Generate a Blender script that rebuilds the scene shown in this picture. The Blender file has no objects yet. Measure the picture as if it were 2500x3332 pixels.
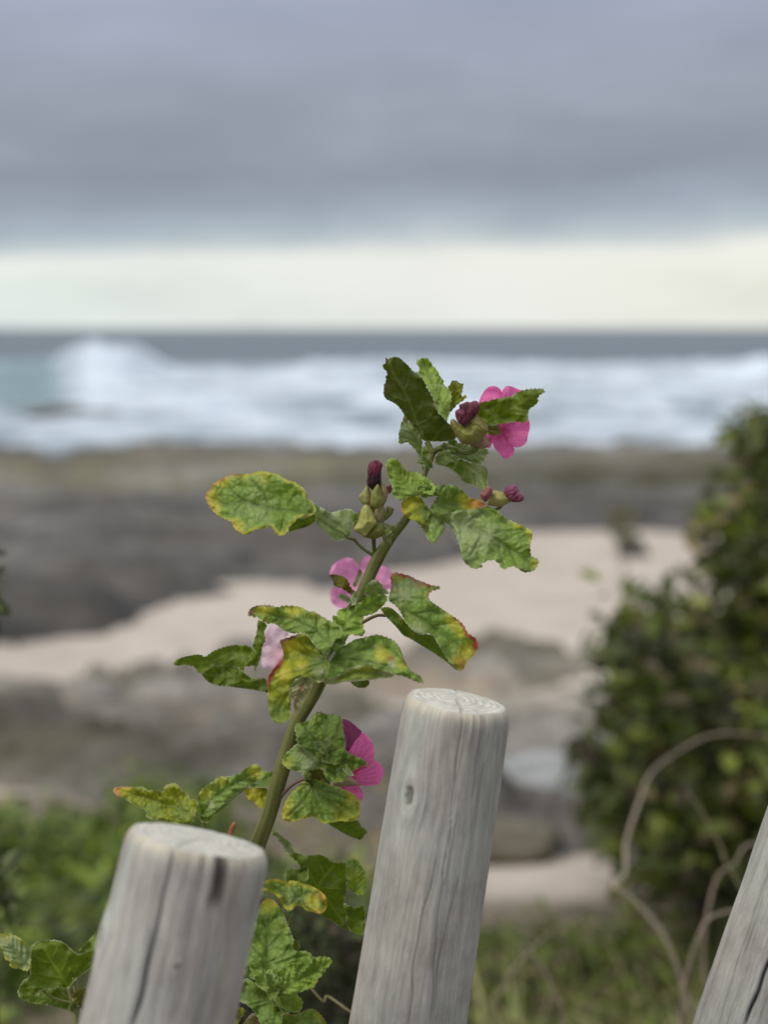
import bpy, math, random
import numpy as np
from mathutils import Vector, Matrix, noise as mn
from mathutils.geometry import delaunay_2d_cdt

random.seed(7)
rng = np.random.default_rng(7)
S = bpy.context.scene
COL = S.collection

# ------------------------------------------------------------------ camera
CAM_Z = 5.0                     # eye height over the sea
F_PX = 4579.0                   # focal length in photo pixels (2500 x 3332)
PITCH = math.atan((1666 - 1068) / F_PX)
cam_d = bpy.data.cameras.new("camera")
cam_d.sensor_fit = 'VERTICAL'
cam_d.sensor_height = 24.0
cam_d.lens = 24.0 * F_PX / 3332.0
cam_d.clip_start = 0.02
cam_d.clip_end = 30000
cam_d.dof.use_dof = True
cam_d.dof.focus_distance = 0.935
cam_d.dof.aperture_fstop = cam_d.lens / 14.5
cam = bpy.data.objects.new("camera", cam_d)
COL.objects.link(cam)
cam.location = (0, 0, CAM_Z)
cam.rotation_euler = (math.pi / 2 - PITCH, 0, 0)
S.camera = cam
S.render.engine = 'CYCLES'
S.cycles.use_denoising = True
S.cycles.max_bounces = 6
S.cycles.transparent_max_bounces = 8
S.cycles.caustics_reflective = False
S.cycles.caustics_refractive = False

# ------------------------------------------------------------------ light
S.view_settings.view_transform = 'Standard'
S.view_settings.look = 'None'
S.view_settings.gamma = 1
S.view_settings.exposure = 0.24
SUN_EL, SUN_AZ = math.radians(52), math.radians(-118)      # azimuth from +Y towards +X
sd = Vector((math.sin(SUN_AZ) * math.cos(SUN_EL), math.cos(SUN_AZ) * math.cos(SUN_EL), math.sin(SUN_EL)))
sun_l = bpy.data.lights.new("sun", 'SUN')
sun_l.energy = 1.5
sun_l.angle = math.radians(22)
sun_l.color = (1.0, 0.94, 0.85)
sun = bpy.data.objects.new("sun", sun_l)
COL.objects.link(sun)
sun.location = (-3, -2, 12)
sun.rotation_euler = (-sd).to_track_quat('-Z', 'Y').to_euler()

def sl(r, g, b):
    f = lambda c: (c / 255 / 12.92) if c / 255 <= 0.04045 else ((c / 255 + 0.055) / 1.055) ** 2.4
    return (f(r), f(g), f(b), 1.0)

class NT:
    """small node-graph helper"""
    def __init__(s, tree):
        s.t = tree; s.n = tree.nodes; s.l = tree.links
    def add(s, kind, **kw):
        nd = s.n.new(kind)
        ins = kw.pop('ins', {})
        for k, v in kw.items(): setattr(nd, k, v)
        for k, v in ins.items():
            sock = nd.inputs[k]
            if hasattr(v, 'is_output') or isinstance(v, bpy.types.NodeSocket): s.l.new(v, sock)
            else: sock.default_value = v
        return nd
    def math(s, op, a, b=0.0, clamp=False):
        nd = s.n.new('ShaderNodeMath'); nd.operation = op; nd.use_clamp = clamp
        for i, v in enumerate((a, b)):
            if isinstance(v, bpy.types.NodeSocket): s.l.new(v, nd.inputs[i])
            else: nd.inputs[i].default_value = v
        return nd.outputs[0]
    def ramp(s, fac, stops, interp='LINEAR'):
        nd = s.n.new('ShaderNodeValToRGB'); s.l.new(fac, nd.inputs[0])
        cr = nd.color_ramp; cr.interpolation = interp
        while len(cr.elements) < len(stops): cr.elements.new(0.5)
        for e, (p, c) in zip(cr.elements, stops): e.position = p; e.color = c if len(c) == 4 else (*c, 1)
        return nd.outputs[0]
    def mix(s, fac, a, b, mode='MIX'):
        nd = s.n.new('ShaderNodeMix'); nd.data_type = 'RGBA'; nd.blend_type = mode
        for k, v in ((0, fac), (6, a), (7, b)):
            if isinstance(v, bpy.types.NodeSocket): s.l.new(v, nd.inputs[k])
            else: nd.inputs[k].default_value = v
        return nd.outputs[2]
    def noise(s, vec, scale, detail=3, rough=0.55, dist=0.0):
        nd = s.n.new('ShaderNodeTexNoise'); s.l.new(vec, nd.inputs['Vector'])
        nd.inputs['Scale'].default_value = scale; nd.inputs['Detail'].default_value = detail
        nd.inputs['Roughness'].default_value = rough; nd.inputs['Distortion'].default_value = dist
        return nd.outputs[0]
    def mapping(s, vec, scale=(1, 1, 1), rot=(0, 0, 0), loc=(0, 0, 0)):
        nd = s.n.new('ShaderNodeMapping'); s.l.new(vec, nd.inputs[0])
        nd.inputs['Scale'].default_value = scale; nd.inputs['Rotation'].default_value = rot
        nd.inputs['Location'].default_value = loc
        return nd.outputs[0]

# overcast sky: a grey cloud deck that brightens to the zenith, open pale band on the horizon
W = bpy.data.worlds.new("World"); S.world = W; W.use_nodes = True
g = NT(W.node_tree); g.n.clear()
tc = g.add('ShaderNodeTexCoord')
sky = g.add('ShaderNodeTexSky', sky_type='NISHITA', sun_disc=False, sun_elevation=SUN_EL, sun_rotation=SUN_AZ)
nish = g.mix(1.0, sky.outputs[0], (0.1, 0.1, 0.1, 1), 'MULTIPLY')
sep = g.add('ShaderNodeSeparateXYZ', ins={0: tc.outputs['Generated']})
X, Y, Z = sep.outputs
hz = g.math('MAXIMUM', Z, 0.0)
# streaky cloud noise, flattened towards the horizon
mp = g.mapping(tc.outputs['Generated'], scale=(3.0, 3.0, 10))
n1 = g.noise(mp, 2.0, 5, 0.6)
mp2 = g.mapping(tc.outputs['Generated'], scale=(3.4, 3.4, 13), loc=(3, 1, 2))
n2 = g.noise(mp2, 2.0, 5, 0.6)
wob = g.math('MULTIPLY', g.math('SUBTRACT', n1, 0.5), 0.034)
wob2 = g.math('MULTIPLY', X, -0.018)
zz = g.math('ADD', g.math('ADD', hz, wob), wob2)
deck = g.ramp(zz, [(0.0, sl(218, 221, 216)), (0.034, sl(222, 224, 218)), (0.050, sl(226, 227, 220)), (0.060, sl(186, 194, 198)), (0.070, sl(163, 174, 182)),
                   (0.084, sl(146, 154, 167)), (0.105, sl(133, 140, 151)), (0.15, sl(144, 150, 162)),
                   (0.215, sl(154, 160, 178)), (0.34, sl(178, 183, 196)), (0.6, sl(220, 223, 229)), (1.0, sl(246, 247, 249))])
deck = g.mix(g.math('MULTIPLY', g.math('SUBTRACT', n2, 0.5), 0.5, True), deck, sl(160, 158, 182))
mod = g.ramp(n2, [(0.25, (0.86, 0.87, 0.88)), (0.55, (1.0, 1.0, 1.0)), (0.8, (1.13, 1.12, 1.13))])
deck = g.mix(1.0, deck, mod, 'MULTIPLY')
# cool to the left, cream to the right inside the open band
warm = g.ramp(g.math('ADD', g.math('MULTIPLY', X, 1.9), 0.5), [(0.0, (0.94, 1.0, 1.01)), (0.55, (1, 1, 0.99)), (1.0, (1.02, 1.0, 0.94))])
band = g.ramp(hz, [(0.03, (1, 1, 1)), (0.075, (0, 0, 0))])
deck = g.mix(band, deck, g.mix(1.0, deck, warm, 'MULTIPLY'))
skycol = g.mix(0.96, nish, deck)
# below the horizon (never seen): dull sea grey
low = g.math('LESS_THAN', Z, -0.002)
skycol = g.mix(low, skycol, (0.10, 0.11, 0.12, 1))
bg = g.add('ShaderNodeBackground', ins={0: skycol, 1: 1.0})
wo = g.add('ShaderNodeOutputWorld', ins={0: bg.outputs[0]})

# ------------------------------------------------------------------ helpers
CAM = np.array((0, 0, CAM_Z))
FW = np.array((0, math.cos(PITCH), -math.sin(PITCH)))
UP = np.array((0, math.sin(PITCH), math.cos(PITCH)))
RT = np.array((1.0, 0, 0))
def ray(px, py):
    px = np.asarray(px, float); py = np.asarray(py, float)
    return FW + np.multiply.outer((px - 1250) / F_PX, RT) + np.multiply.outer((1666 - py) / F_PX, UP)
def P(px, py, d):
    """world point seen at photo pixel (px, py) at depth d metres"""
    d = np.asarray(d, float)
    return CAM + ray(px, py) * (d[..., None] if d.ndim else d)

def mesh_obj(name, verts, faces, mat=None, parent=None, smooth=True, cols=None, vecs=None, edges=()):
    me = bpy.data.meshes.new(name)
    v = np.asarray(verts, float)
    if isinstance(faces, np.ndarray):
        k = faces.shape[1]; n = len(faces)
        me.vertices.add(len(v)); me.vertices.foreach_set('co', v.astype(np.float32).ravel())
        me.loops.add(n * k); me.loops.foreach_set('vertex_index', faces.astype(np.int32).ravel())
        me.polygons.add(n); me.polygons.foreach_set('loop_start', np.arange(0, n * k, k, dtype=np.int32))
        me.update(calc_edges=True)
    else:
        me.from_pydata([tuple(p) for p in v], edges, faces)
    if cols is not None:
        ca = me.color_attributes.new('pig', 'FLOAT_COLOR', 'POINT')
        c = np.ones((len(v), 4), np.float32); c[:, :3] = np.asarray(cols)[:, :3]
        ca.data.foreach_set('color', c.ravel())
    if vecs is not None:
        a = me.attributes.new('grain', 'FLOAT_VECTOR', 'POINT')
        a.data.foreach_set('vector', np.asarray(vecs, np.float32).ravel())
    if smooth: me.polygons.foreach_set('use_smooth', [True] * len(me.polygons))
    me.update()
    if mat: me.materials.append(mat)
    o = bpy.data.objects.new(name, me); COL.objects.link(o)
    if parent is not None:
        o.parent = parent
        if parent.type == 'EMPTY': o.matrix_parent_inverse = Matrix.Translation(-Vector(parent.location))
    return o
def thing(name, label, cat, loc, group=None):
    o = bpy.data.objects.new(name, None); COL.objects.link(o)
    o.location = tuple(float(c) for c in loc); o.empty_display_size = 0.05
    o['label'] = label; o['category'] = cat
    if group: o['group'] = group
    return o
def tag(o, label=None, cat=None, group=None, kind=None):
    for k, v in (('label', label), ('category', cat), ('group', group), ('kind', kind)):
        if v: o[k] = v
    return o

def material(name, rough=0.8, spec=0.3):
    m = bpy.data.materials.new(name); m.use_nodes = True
    q = NT(m.node_tree); q.n.clear()
    q.p = q.add('ShaderNodeBsdfPrincipled', ins={'Roughness': rough, 'Specular IOR Level': spec})
    q.o = q.add('ShaderNodeOutputMaterial', ins={0: q.p.outputs[0]})
    q.m = m
    return q

def fbm(x, y, sc, oct=4, seed=0.0):
    out = np.zeros(np.shape(x)); xf = np.ravel(x); yf = np.ravel(y)
    r = np.array([mn.fractal(Vector((a * sc + seed, b * sc - seed, seed * 1.7)), 0.6, 2.1, oct) for a, b in zip(xf, yf)])
    return r.reshape(np.shape(x))

# ------------------------------------------------------------------ plant material
def leaf_material(name, rough=0.5, trans=0.28, tint=(1.15, 1.25, 0.45), fuzz=0.04):
    q = material(name, rough, 0.35)
    at = q.add('ShaderNodeAttribute', attribute_name='pig')
    geo = q.add('ShaderNodeNewGeometry')
    nz = q.noise(geo.outputs['Position'], 900, 3, 0.6)
    var = q.ramp(nz, [(0.3, (0.82, 0.84, 0.8)), (0.7, (1.15, 1.12, 1.15))])
    c = q.mix(1.0, at.outputs[0], var, 'MULTIPLY')
    q.l.new(c, q.p.inputs['Base Color'])
    q.p.inputs['Sheen Weight'].default_value = fuzz
    q.p.inputs['Sheen Roughness'].default_value = 0.5
    bn = q.noise(geo.outputs['Position'], 1500, 2, 0.6)
    bump = q.add('ShaderNodeBump', ins={'Strength': 0.35, 'Distance': 0.0004, 'Height': bn})
    q.l.new(bump.outputs[0], q.p.inputs['Normal'])
    tr = q.add('ShaderNodeBsdfTranslucent', ins={0: q.mix(1.0, c, (*tint, 1), 'MULTIPLY')})
    mx = q.add('ShaderNodeMixShader', ins={0: trans, 1: q.p.outputs[0], 2: tr.outputs[0]})
    q.l.new(mx.outputs[0], q.o.inputs[0])
    return q.m
M_LEAF = leaf_material('mallow_leaf')
M_PETAL = leaf_material('mallow_petal', 0.6, 0.4, (1.2, 1.0, 1.15), 0.15)
M_BODY = leaf_material('mallow_calyx', 0.55, 0.12)
M_STEM = leaf_material('mallow_stem', 0.55, 0.0, fuzz=0.06)
M_SHRUB = leaf_material('shrub_leaf', 0.45, 0.3, fuzz=0.0)

REG = {'R1': (1150, 1100, .42169), 'R2': (500, 1450, .42169), 'R3': (1000, 1750, .42169), 'R4': (500, 2200, .48193),
       'Z1': (760, 2680, .2947), 'Z2': (0, 2950, .2410), 'Z3': (800, 1950, .36145), 'Z4': (1120, 1450, .1808),
       'Z5': (1330, 1380, .2530), 'Z6': (350, 2350, .5422), 'Z7': (1230, 1140, .1808), 'S': (0, 0, 1.0)}
def conv(reg, pts):
    x0, y0, s = REG[reg]
    return np.array([(x0 + p[0] * s, y0 + p[1] * s) for p in pts], float)
U = 0.95 / F_PX                    # metres per photo pixel on the plant

def chaikin(p, closed=True):
    q = np.roll(p, -1, 0) if closed else p[1:]
    a = p if closed else p[:-1]
    out = np.empty((len(a) * 2, 2)); out[0::2] = a * .78 + q * .22; out[1::2] = a * .22 + q * .78
    if not closed: out = np.vstack([p[:1], out, p[-1:]])
    return out
def resample(p, step, closed=True):
    q = np.vstack([p, p[:1]]) if closed else p
    seg = np.hypot(*np.diff(q, axis=0).T); s = np.concatenate([[0], np.cumsum(seg)])
    n = max(4, int(s[-1] / step)); t = np.linspace(0, s[-1], n + 1)
    if closed: t = t[:-1]
    return np.column_stack([np.interp(t, s, q[:, 0]), np.interp(t, s, q[:, 1])]), t
def seg_dist(pt, poly, closed=False):
    q = np.vstack([poly, poly[:1]]) if closed else poly
    best = np.full(len(pt), 1e9)
    for a, b in zip(q[:-1], q[1:]):
        ab = b - a; L = ab @ ab + 1e-12
        t = np.clip(((pt - a) @ ab) / L, 0, 1)
        d = np.hypot(*(pt - a - t[:, None] * ab).T)
        best = np.minimum(best, d)
    return best
def along(pt, poly):
    """arc parameter 0..1 and signed side distance to an open polyline"""
    best = np.full(len(pt), 1e9); s_out = np.zeros(len(pt)); side = np.zeros(len(pt))
    seg = np.hypot(*np.diff(poly, axis=0).T); cum = np.concatenate([[0], np.cumsum(seg)])
    for i, (a, b) in enumerate(zip(poly[:-1], poly[1:])):
        ab = b - a; L = ab @ ab + 1e-12
        t = np.clip(((pt - a) @ ab) / L, 0, 1)
        d = np.hypot(*(pt - a - t[:, None] * ab).T)
        m = d < best
        best[m] = d[m]; s_out[m] = (cum[i] + t[m] * seg[i]) / cum[-1]
        cr = ab[0] * (pt[:, 1] - a[1]) - ab[1] * (pt[:, 0] - a[0])
        side[m] = np.sign(cr[m])
    return s_out, best * side
def inside(pt, poly):
    x, y = pt.T; c = np.zeros(len(pt), bool)
    q = np.roll(poly, -1, 0)
    for (x0, y0), (x1, y1) in zip(poly, q):
        if y0 == y1: continue
        c ^= ((y0 > y) != (y1 > y)) & (x < (x1 - x0) * (y - y0) / (y1 - y0) + x0)
    return c
def triangulate(poly, step):
    lo, hi = poly.min(0), poly.max(0)
    gx, gy = np.meshgrid(np.arange(lo[0], hi[0], step), np.arange(lo[1], hi[1], step * .866))
    gx = gx + (np.arange(gx.shape[0]) % 2)[:, None] * step * .5
    pts = np.column_stack([gx.ravel(), gy.ravel()]) + rng.normal(0, step * .08, (gx.size, 2))
    pts = pts[inside(pts, poly)]
    if len(pts): pts = pts[seg_dist(pts, poly, True) > step * .55]
    allp = np.vstack([poly, pts]) if len(pts) else poly
    n = len(poly)
    vs, es, fs, *_ = delaunay_2d_cdt([Vector(p) for p in allp], [], [list(range(n))], 1, 1e-5)
    v = np.array([tuple(p) for p in vs]); f = np.array([t for t in fs if len(t) == 3], int)
    return v, f
def sm(e0, e1, x):
    t = np.clip((x - e0) / (e1 - e0), 0, 1); return t * t * (3 - 2 * t)

GREEN = {  # pigments, linear
    'up': (.205, .31, .055), 'bright': (.28, .41, .06), 'pale': (.31, .39, .16), 'under': (.115, .17, .007),
    'dark': (.075, .10, .008), 'olive': (.19, .18, .02), 'lime': (.27, .31, .02), 'cream': (.42, .43, .22)}
MARK = {'y': (.55, .50, .05), 'o': (.50, .25, .035), 'r': (.36, .035, .05), 'p': (.13, .04, .05), 'w': (.5, .52, .36), 'g': (.16, .23, .05), 'b': (.2, .1, .05)}

def patch(reg, outline, mid=None, veins=(), off=0.0, pal='up', tilt=.5, gx=0.0, fold=.35, curl=0.0, quilt=1.0, ruffle=1.0,
          marks=(), edge=('w', 3.0, .45), serr=3.0, period=17.0, step=4.2, auto=True, cell=22.0):
    x0, y0, sc = REG[reg]
    poly = conv(reg, outline)
    if poly[:, 0].size and np.sum(poly[:, 0] * np.roll(poly[:, 1], -1) - np.roll(poly[:, 0], -1) * poly[:, 1]) < 0: poly = poly[::-1]
    poly = chaikin(poly)
    poly, t = resample(poly, 3.6)
    d = np.roll(poly, -1, 0) - np.roll(poly, 1, 0); nrm = np.column_stack([d[:, 1], -d[:, 0]]) / (np.hypot(*d.T)[:, None] + 1e-9)
    ph = rng.uniform(0, 9)
    per = period * (1 + .25 * np.sin(t / 90 + ph))
    sc_ = np.abs(np.sin(np.pi * np.cumsum(np.full(len(t), 3.6) / per) + ph))
    poly = poly + nrm * (serr * (sc_ - .55) * (1 + .4 * np.sin(t / 33 + ph)))[:, None]
    v, f = triangulate(poly, step)
    ed = seg_dist(v, poly, True)
    M = conv(reg, mid) if mid is not None else None
    size = math.sqrt(len(v)) * step
    ctr = v.mean(0)
    if M is None:
        # longest axis of the outline
        q = poly - poly.mean(0); w, e = np.linalg.eigh(q.T @ q); ax = e[:, 1]; pr = q @ ax
        M = np.array([poly.mean(0) + ax * pr.min() * .9, poly.mean(0) + ax * pr.max() * .9]); M = resample(M, 20, False)[0]
    s, n = along(v, M)
    vl = [conv(reg, k) for k in veins]
    if auto and not vl:
        L = np.hypot(*np.diff(M, axis=0).T).sum()
        MM, _ = resample(M, L / 24, False)
        for i, fr in enumerate((.08, .24, .4, .56, .72, .86)):
            k = int(fr * (len(MM) - 2)); t_ = MM[k + 1] - MM[k]; t_ /= np.hypot(*t_) + 1e-9
            for sg in (-1, 1):
                ang = sg * math.radians(rng.uniform(42, 58)); c_, s_ = math.cos(ang), math.sin(ang)
                dr = np.array([c_ * t_[0] - s_ * t_[1], s_ * t_[0] + c_ * t_[1]])
                ln = L * .42 * (1 - .45 * fr)
                p1 = MM[k] + dr * ln * .5 + t_ * 2; p2 = MM[k] + dr * ln + t_ * ln * .16
                vl.append(np.array([MM[k], p1, p2]))
    dv = np.full(len(v), 1e9)
    for k in vl: dv = np.minimum(dv, seg_dist(v, k) * 1.35)
    dm = np.abs(n) if M is not None else dv
    dvm = np.minimum(dv, dm * .8)
    # reticulate cells between the veins
    cell = cell * .82; lo, hi = v.min(0) - cell, v.max(0) + cell
    cx, cy = np.meshgrid(np.arange(lo[0], hi[0], cell), np.arange(lo[1], hi[1], cell))
    cp = np.column_stack([cx.ravel(), cy.ravel()]) + rng.uniform(-.42, .42, (cx.size, 2)) * cell
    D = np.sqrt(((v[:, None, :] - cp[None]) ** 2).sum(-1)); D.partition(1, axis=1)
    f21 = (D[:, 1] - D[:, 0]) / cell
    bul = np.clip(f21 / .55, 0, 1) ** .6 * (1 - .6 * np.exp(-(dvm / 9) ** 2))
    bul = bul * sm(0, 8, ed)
    # depth field (metres, away from the eye)
    seed = rng.uniform(0, 60)
    lowf = np.array([mn.noise(Vector((a / 85 + seed, b / 85, seed))) for a, b in v])
    midf = np.array([mn.noise(Vector((a / 30 + seed, b / 30, seed + 5))) for a, b in v])
    e_w = 1 - sm(0, 28, ed)
    dep = tilt * (ctr[1] - v[:, 1]) * U + gx * (v[:, 0] - ctr[0]) * U
    dep -= fold * np.minimum(np.abs(n), 90) * U
    dep += curl * ((s - .4) ** 2) * size * U
    dep += ruffle * (lowf * 36 * U + midf * (10 + 24 * e_w) * U)
    dep -= quilt * bul * 3.8 * U
    dep += (1 if pal not in ('under', 'dark') else -1) * 4.5 * U * np.exp(-(dvm / 5.5) ** 2)
    dep -= dep.mean()
    dep = np.clip(dep, -.022, .03)
    # pigment
    base = np.array(GREEN[pal]); c = np.repeat(base[None], len(v), 0)
    var = np.array([mn.noise(Vector((a / 60 + seed, b / 60, seed + 9))) for a, b in v])
    c = c * (1 + .14 * var)[:, None]
    hue = np.array([mn.noise(Vector((a / 40 + seed, b / 40 + 7, seed))) for a, b in v])[:, None]; c = c * (1 + hue * np.array((.08, .02, -.2)))
    if pal in ('under', 'dark'):
        vv = np.exp(-(dvm / 3.0) ** 2) * (.85 if veins else .4); c = c * (1 - vv[:, None]) + vv[:, None] * (base * 1.7 + .02)
        c = c * (1 + .22 * (bul - .5))[:, None]
    else:
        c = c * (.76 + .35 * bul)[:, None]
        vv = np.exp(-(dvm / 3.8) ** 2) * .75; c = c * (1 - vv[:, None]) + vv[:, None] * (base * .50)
    for mk in marks:
        mx, my, mr, key, st = mk
        if key == 'edge': continue
        cxy = np.array([x0 + mx * sc, y0 + my * sc]); rr = mr * sc * (1.05 if key == 'y' else 1.1); st = st * (.85 if key == 'y' else 1)
        dd = np.hypot(*(v - cxy).T) / rr
        w = st * (1 - sm(.15, 1.05, dd + .35 * var +   .16 * (1 - bul) - .05))
        c = c * (1 - w[:, None]) + w[:, None] * np.array(MARK[key])
    if edge:
        edges = [edge] if isinstance(edge[0], str) else list(edge)
        for e in edges:
            key, wd, st = e[:3]; wd = wd * (1.6 if key in 'ryop' else 1)
            w = st * (1 - sm(wd * .4, wd, ed + midf * wd * .5)) * (np.clip(.75 + 1.1 * midf, .1, 1.3) if key == 'w' else 1)
            if len(e) > 3:       # only near a given point
                ex, ey, er = e[3:]
                w = w * (1 - sm(.7, 1.15, np.hypot(v[:, 0] - (x0 + ex * sc), v[:, 1] - (y0 + ey * sc)) / (er * sc)))
            c = c * (1 - w[:, None]) + w[:, None] * np.array(MARK[key])
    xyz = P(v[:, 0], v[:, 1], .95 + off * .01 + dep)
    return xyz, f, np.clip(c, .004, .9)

def join(parts):
    V, Fc, C, n = [], [], [], 0
    for v, f, c in parts:
        V.append(v); Fc.append(f + n); C.append(c); n += len(v)
    return np.vstack(V), np.vstack(Fc), np.vstack(C)
def leaf(parent, *patches, name='leaf', mat=None, label=None):
    v, f, c = join([patch(**p) if isinstance(p, dict) else p for p in patches])
    o = mesh_obj(name, v, f, mat or M_LEAF, parent, cols=c)
    if label: o['label'] = label
    return o

def body(reg, outline, off=0.0, thick=14.0, c0=(.3, .3, .08), c1=(.2, .2, .05), rip=0.0, rdir=(1, 0), rper=12.0, step=3.6, shade=None):
    """a closed swollen body whose silhouette is the outline"""
    poly = conv(reg, outline); cc_ = poly.mean(0); poly = cc_ + (poly - cc_) * (1.03 if rip else 1.13)
    poly = chaikin(poly); poly, _ = resample(poly, 3.2)
    v, f = triangulate(poly, step)
    ed = seg_dist(v, poly, True); em = ed.max()
    h = np.sqrt(np.clip(1 - (1 - np.clip(ed / em, 0, 1)) ** 2, 0, 1))
    if not rip: h = .45 * h + .55 * np.clip(ed / em, 0, 1) ** .85
    rd = np.array(rdir) / np.hypot(*rdir)
    seed = rng.uniform(0, 50)
    wv = np.array([mn.noise(Vector((a / 14, b / 14, seed))) for a, b in v])
    ph = (v @ rd) / rper * 2 * np.pi + wv * 3
    rp = np.sin(ph)
    if rip:
        cr = np.array([1 - 3.0 * abs(mn.noise(Vector((a / 7, b / 26, seed + 3)))) for a, b in zip(v @ rd + 3 * wv, v @ np.array((-rd[1], rd[0])))]); rp = .35 * rp + .9 * cr
    else:
        rp = np.array([1 - 2.6 * abs(mn.noise(Vector((a / 20, b / 24, seed + 3)))) for a, b in v])
    dep = -h * thick * U - (rip or 1.8) * rp * sm(0, em * .4, ed) * U
    k = np.clip(.5 + .5 * rp * (1 if rip else .45) + .45 * wv, 0, 1)[:, None]
    c = np.array(c0) * k + np.array(c1) * (1 - k)
    if not rip:
        w_ = (.75 * (1 - sm(.5, 3.5, ed + 2 * wv)))[:, None]; c = c * (1 - w_) + np.array((.36, .20, .10)) * w_
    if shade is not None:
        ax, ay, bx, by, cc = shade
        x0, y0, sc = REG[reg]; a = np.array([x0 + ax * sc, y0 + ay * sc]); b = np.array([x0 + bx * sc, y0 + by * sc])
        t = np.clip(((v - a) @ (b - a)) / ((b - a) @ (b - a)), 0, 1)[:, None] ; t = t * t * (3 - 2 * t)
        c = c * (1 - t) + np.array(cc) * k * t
    D0 = .95 + off * .01
    front = P(v[:, 0], v[:, 1], D0 + dep)
    bidx = ed < 1e-3
    back = P(v[:, 0], v[:, 1], D0 + h * thick * .8 * U)
    n = len(v); remap = np.where(bidx, np.arange(n), np.arange(n) + n)
    fb = remap[f][:, ::-1]
    return np.vstack([front, back]), np.vstack([f, fb]), np.vstack([c, c])

def tube(pts, res=14, sub=6, rough=.08, cols=((.14, .15, .03), (.2, .2, .06)), ridges=5):
    """pts: (world point, radius); returns verts, quads->tris, colours"""
    p = np.array([k[0] for k in pts], float); r = np.array([k[1] for k in pts], float)
    n = len(p); t = np.linspace(0, n - 1, (n - 1) * sub + 1); pp = np.empty((len(t), 3)); rr = np.interp(t, range(n), r)
    for i, tt in enumerate(t):
        k = min(int(tt), n - 2); u = tt - k
        a, b, c_, d = p[max(k - 1, 0)], p[k], p[k + 1], p[min(k + 2, n - 1)]
        pp[i] = .5 * ((2 * b) + (c_ - a) * u + (2 * a - 5 * b + 4 * c_ - d) * u * u + (-a + 3 * b - 3 * c_ + d) * u ** 3)
    tg = np.gradient(pp, axis=0); tg /= np.linalg.norm(tg, axis=1)[:, None] + 1e-12
    ref = np.array((0.02, 1.0, .03)); e1 = np.cross(tg, ref); e1 /= np.linalg.norm(e1, axis=1)[:, None]; e2 = np.cross(tg, e1)
    th = np.linspace(0, 2 * np.pi, res, endpoint=False)
    seed = rng.uniform(0, 30); V = []; C = []
    c0, c1 = np.array(cols[0]), np.array(cols[1])
    for i in range(len(pp)):
        w = 1 + rough * np.sin(ridges * th + .15 * i) + rough * .8 * mn.noise(Vector((i * .25, seed, 0)))
        V.append(pp[i] + rr[i] * w[:, None] * (np.cos(th)[:, None] * e1[i] + np.sin(th)[:, None] * e2[i]))
        k = np.clip(.5 + .5 * np.sin(ridges * th + .15 * i + 1) + .5 * mn.noise(Vector((i * .2, seed, 4))), 0, 1)[:, None]
        C.append(c0 * (1 - k) + c1 * k)
    V = np.vstack(V); C = np.vstack(C); m = len(pp); F = []
    i0 = np.arange(m - 1)[:, None] * res; j = np.arange(res)[None]; j2 = (j + 1) % res
    a = (i0 + j).ravel(); b = (i0 + j2).ravel(); c = (i0 + res + j2).ravel(); d = (i0 + res + j).ravel()
    F = np.vstack([np.column_stack([a, b, c]), np.column_stack([a, c, d])])
    V = np.vstack([V, pp[:1], pp[-1:]]); C = np.vstack([C, C[:1], C[-1:]])
    cap0 = np.column_stack([np.roll(j[0], -1), j[0], np.full(res, len(V) - 2)])
    e = (m - 1) * res; cap1 = np.column_stack([e + j[0], e + np.roll(j[0], -1), np.full(res, len(V) - 1)])
    return V, np.vstack([F, cap0, cap1]), C
def ptube(reg, pts, off, r, name, parent, cols=((.10, .115, .016), (.17, .19, .035)), down=False, label=None, **kw):
    """stalk through photo points; off and r (photo px) may be lists"""
    q = conv(reg, pts); n = len(q)
    offs = off if isinstance(off, (list, tuple)) else [off] * n
    rs = r if isinstance(r, (list, tuple)) else [r] * n
    w = [(P(a, b, .95 + o * .01), k * U) for (a, b), o, k in zip(q, offs, rs)]
    if down:
        x, y, z = w[-1][0]; dx = (w[-1][0] - w[-2][0]); dx = dx / max(1e-6, -dx[2])
        gz = GROUND0 - .02
        for f_ in (.5, 1.0): w.append((w[n - 1][0] + np.array((dx[0] * .6, dx[1] * .5, -1)) * (z - gz) * f_, rs[-1] * U * (1 + .15 * f_)))
    v, f, c = tube(w, cols=cols, **kw)
    o = mesh_obj(name, v, f, M_STEM, parent, cols=c)
    if label: o['label'] = label
    return o
GROUND0 = CAM_Z - 1.55
# ------------------------------------------------------------------ ground, shore and sea
_R = [-30, 0, 2.2, 3.2, 4.5, 7.0, 9.5, 13, 18, 25, 37, 50, 56, 90, 400]
_D = [1.2, 1.55, 1.55, 1.60, 1.82, 2.36, 2.78, 3.22, 3.66, 4.0, 4.33, 4.66, 5.05, 7, 12]
def ground(y): return CAM_Z - np.interp(y, _R, _D)
def hit(px, py):
    r = ray(px, py); t = np.linspace(.5, 120, 24000)
    y = t * r[1]; z = CAM_Z + t * r[2]
    k = np.argmax(z <= ground(y))
    return np.array([t[k] * r[0], y[k], z[k]])
def boundary(pts):
    h = [hit(*p) for p in pts]
    a = np.array([q[0] / q[1] for q in h]); r = np.array([q[1] for q in h]); i = np.argsort(a)
    return lambda x, y: np.interp(x / np.maximum(y, .1), a[i], r[i])
SHORE = boundary([(-400, 1480), (0, 1478), (180, 1500), (400, 1478), (470, 1448), (700, 1462), (940, 1424), (985, 1440), (1030, 1462), (1080, 1428),
                  (1300, 1432), (1700, 1432), (1900, 1420), (2000, 1438), (2150, 1432), (2350, 1400), (2900, 1400)])
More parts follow.
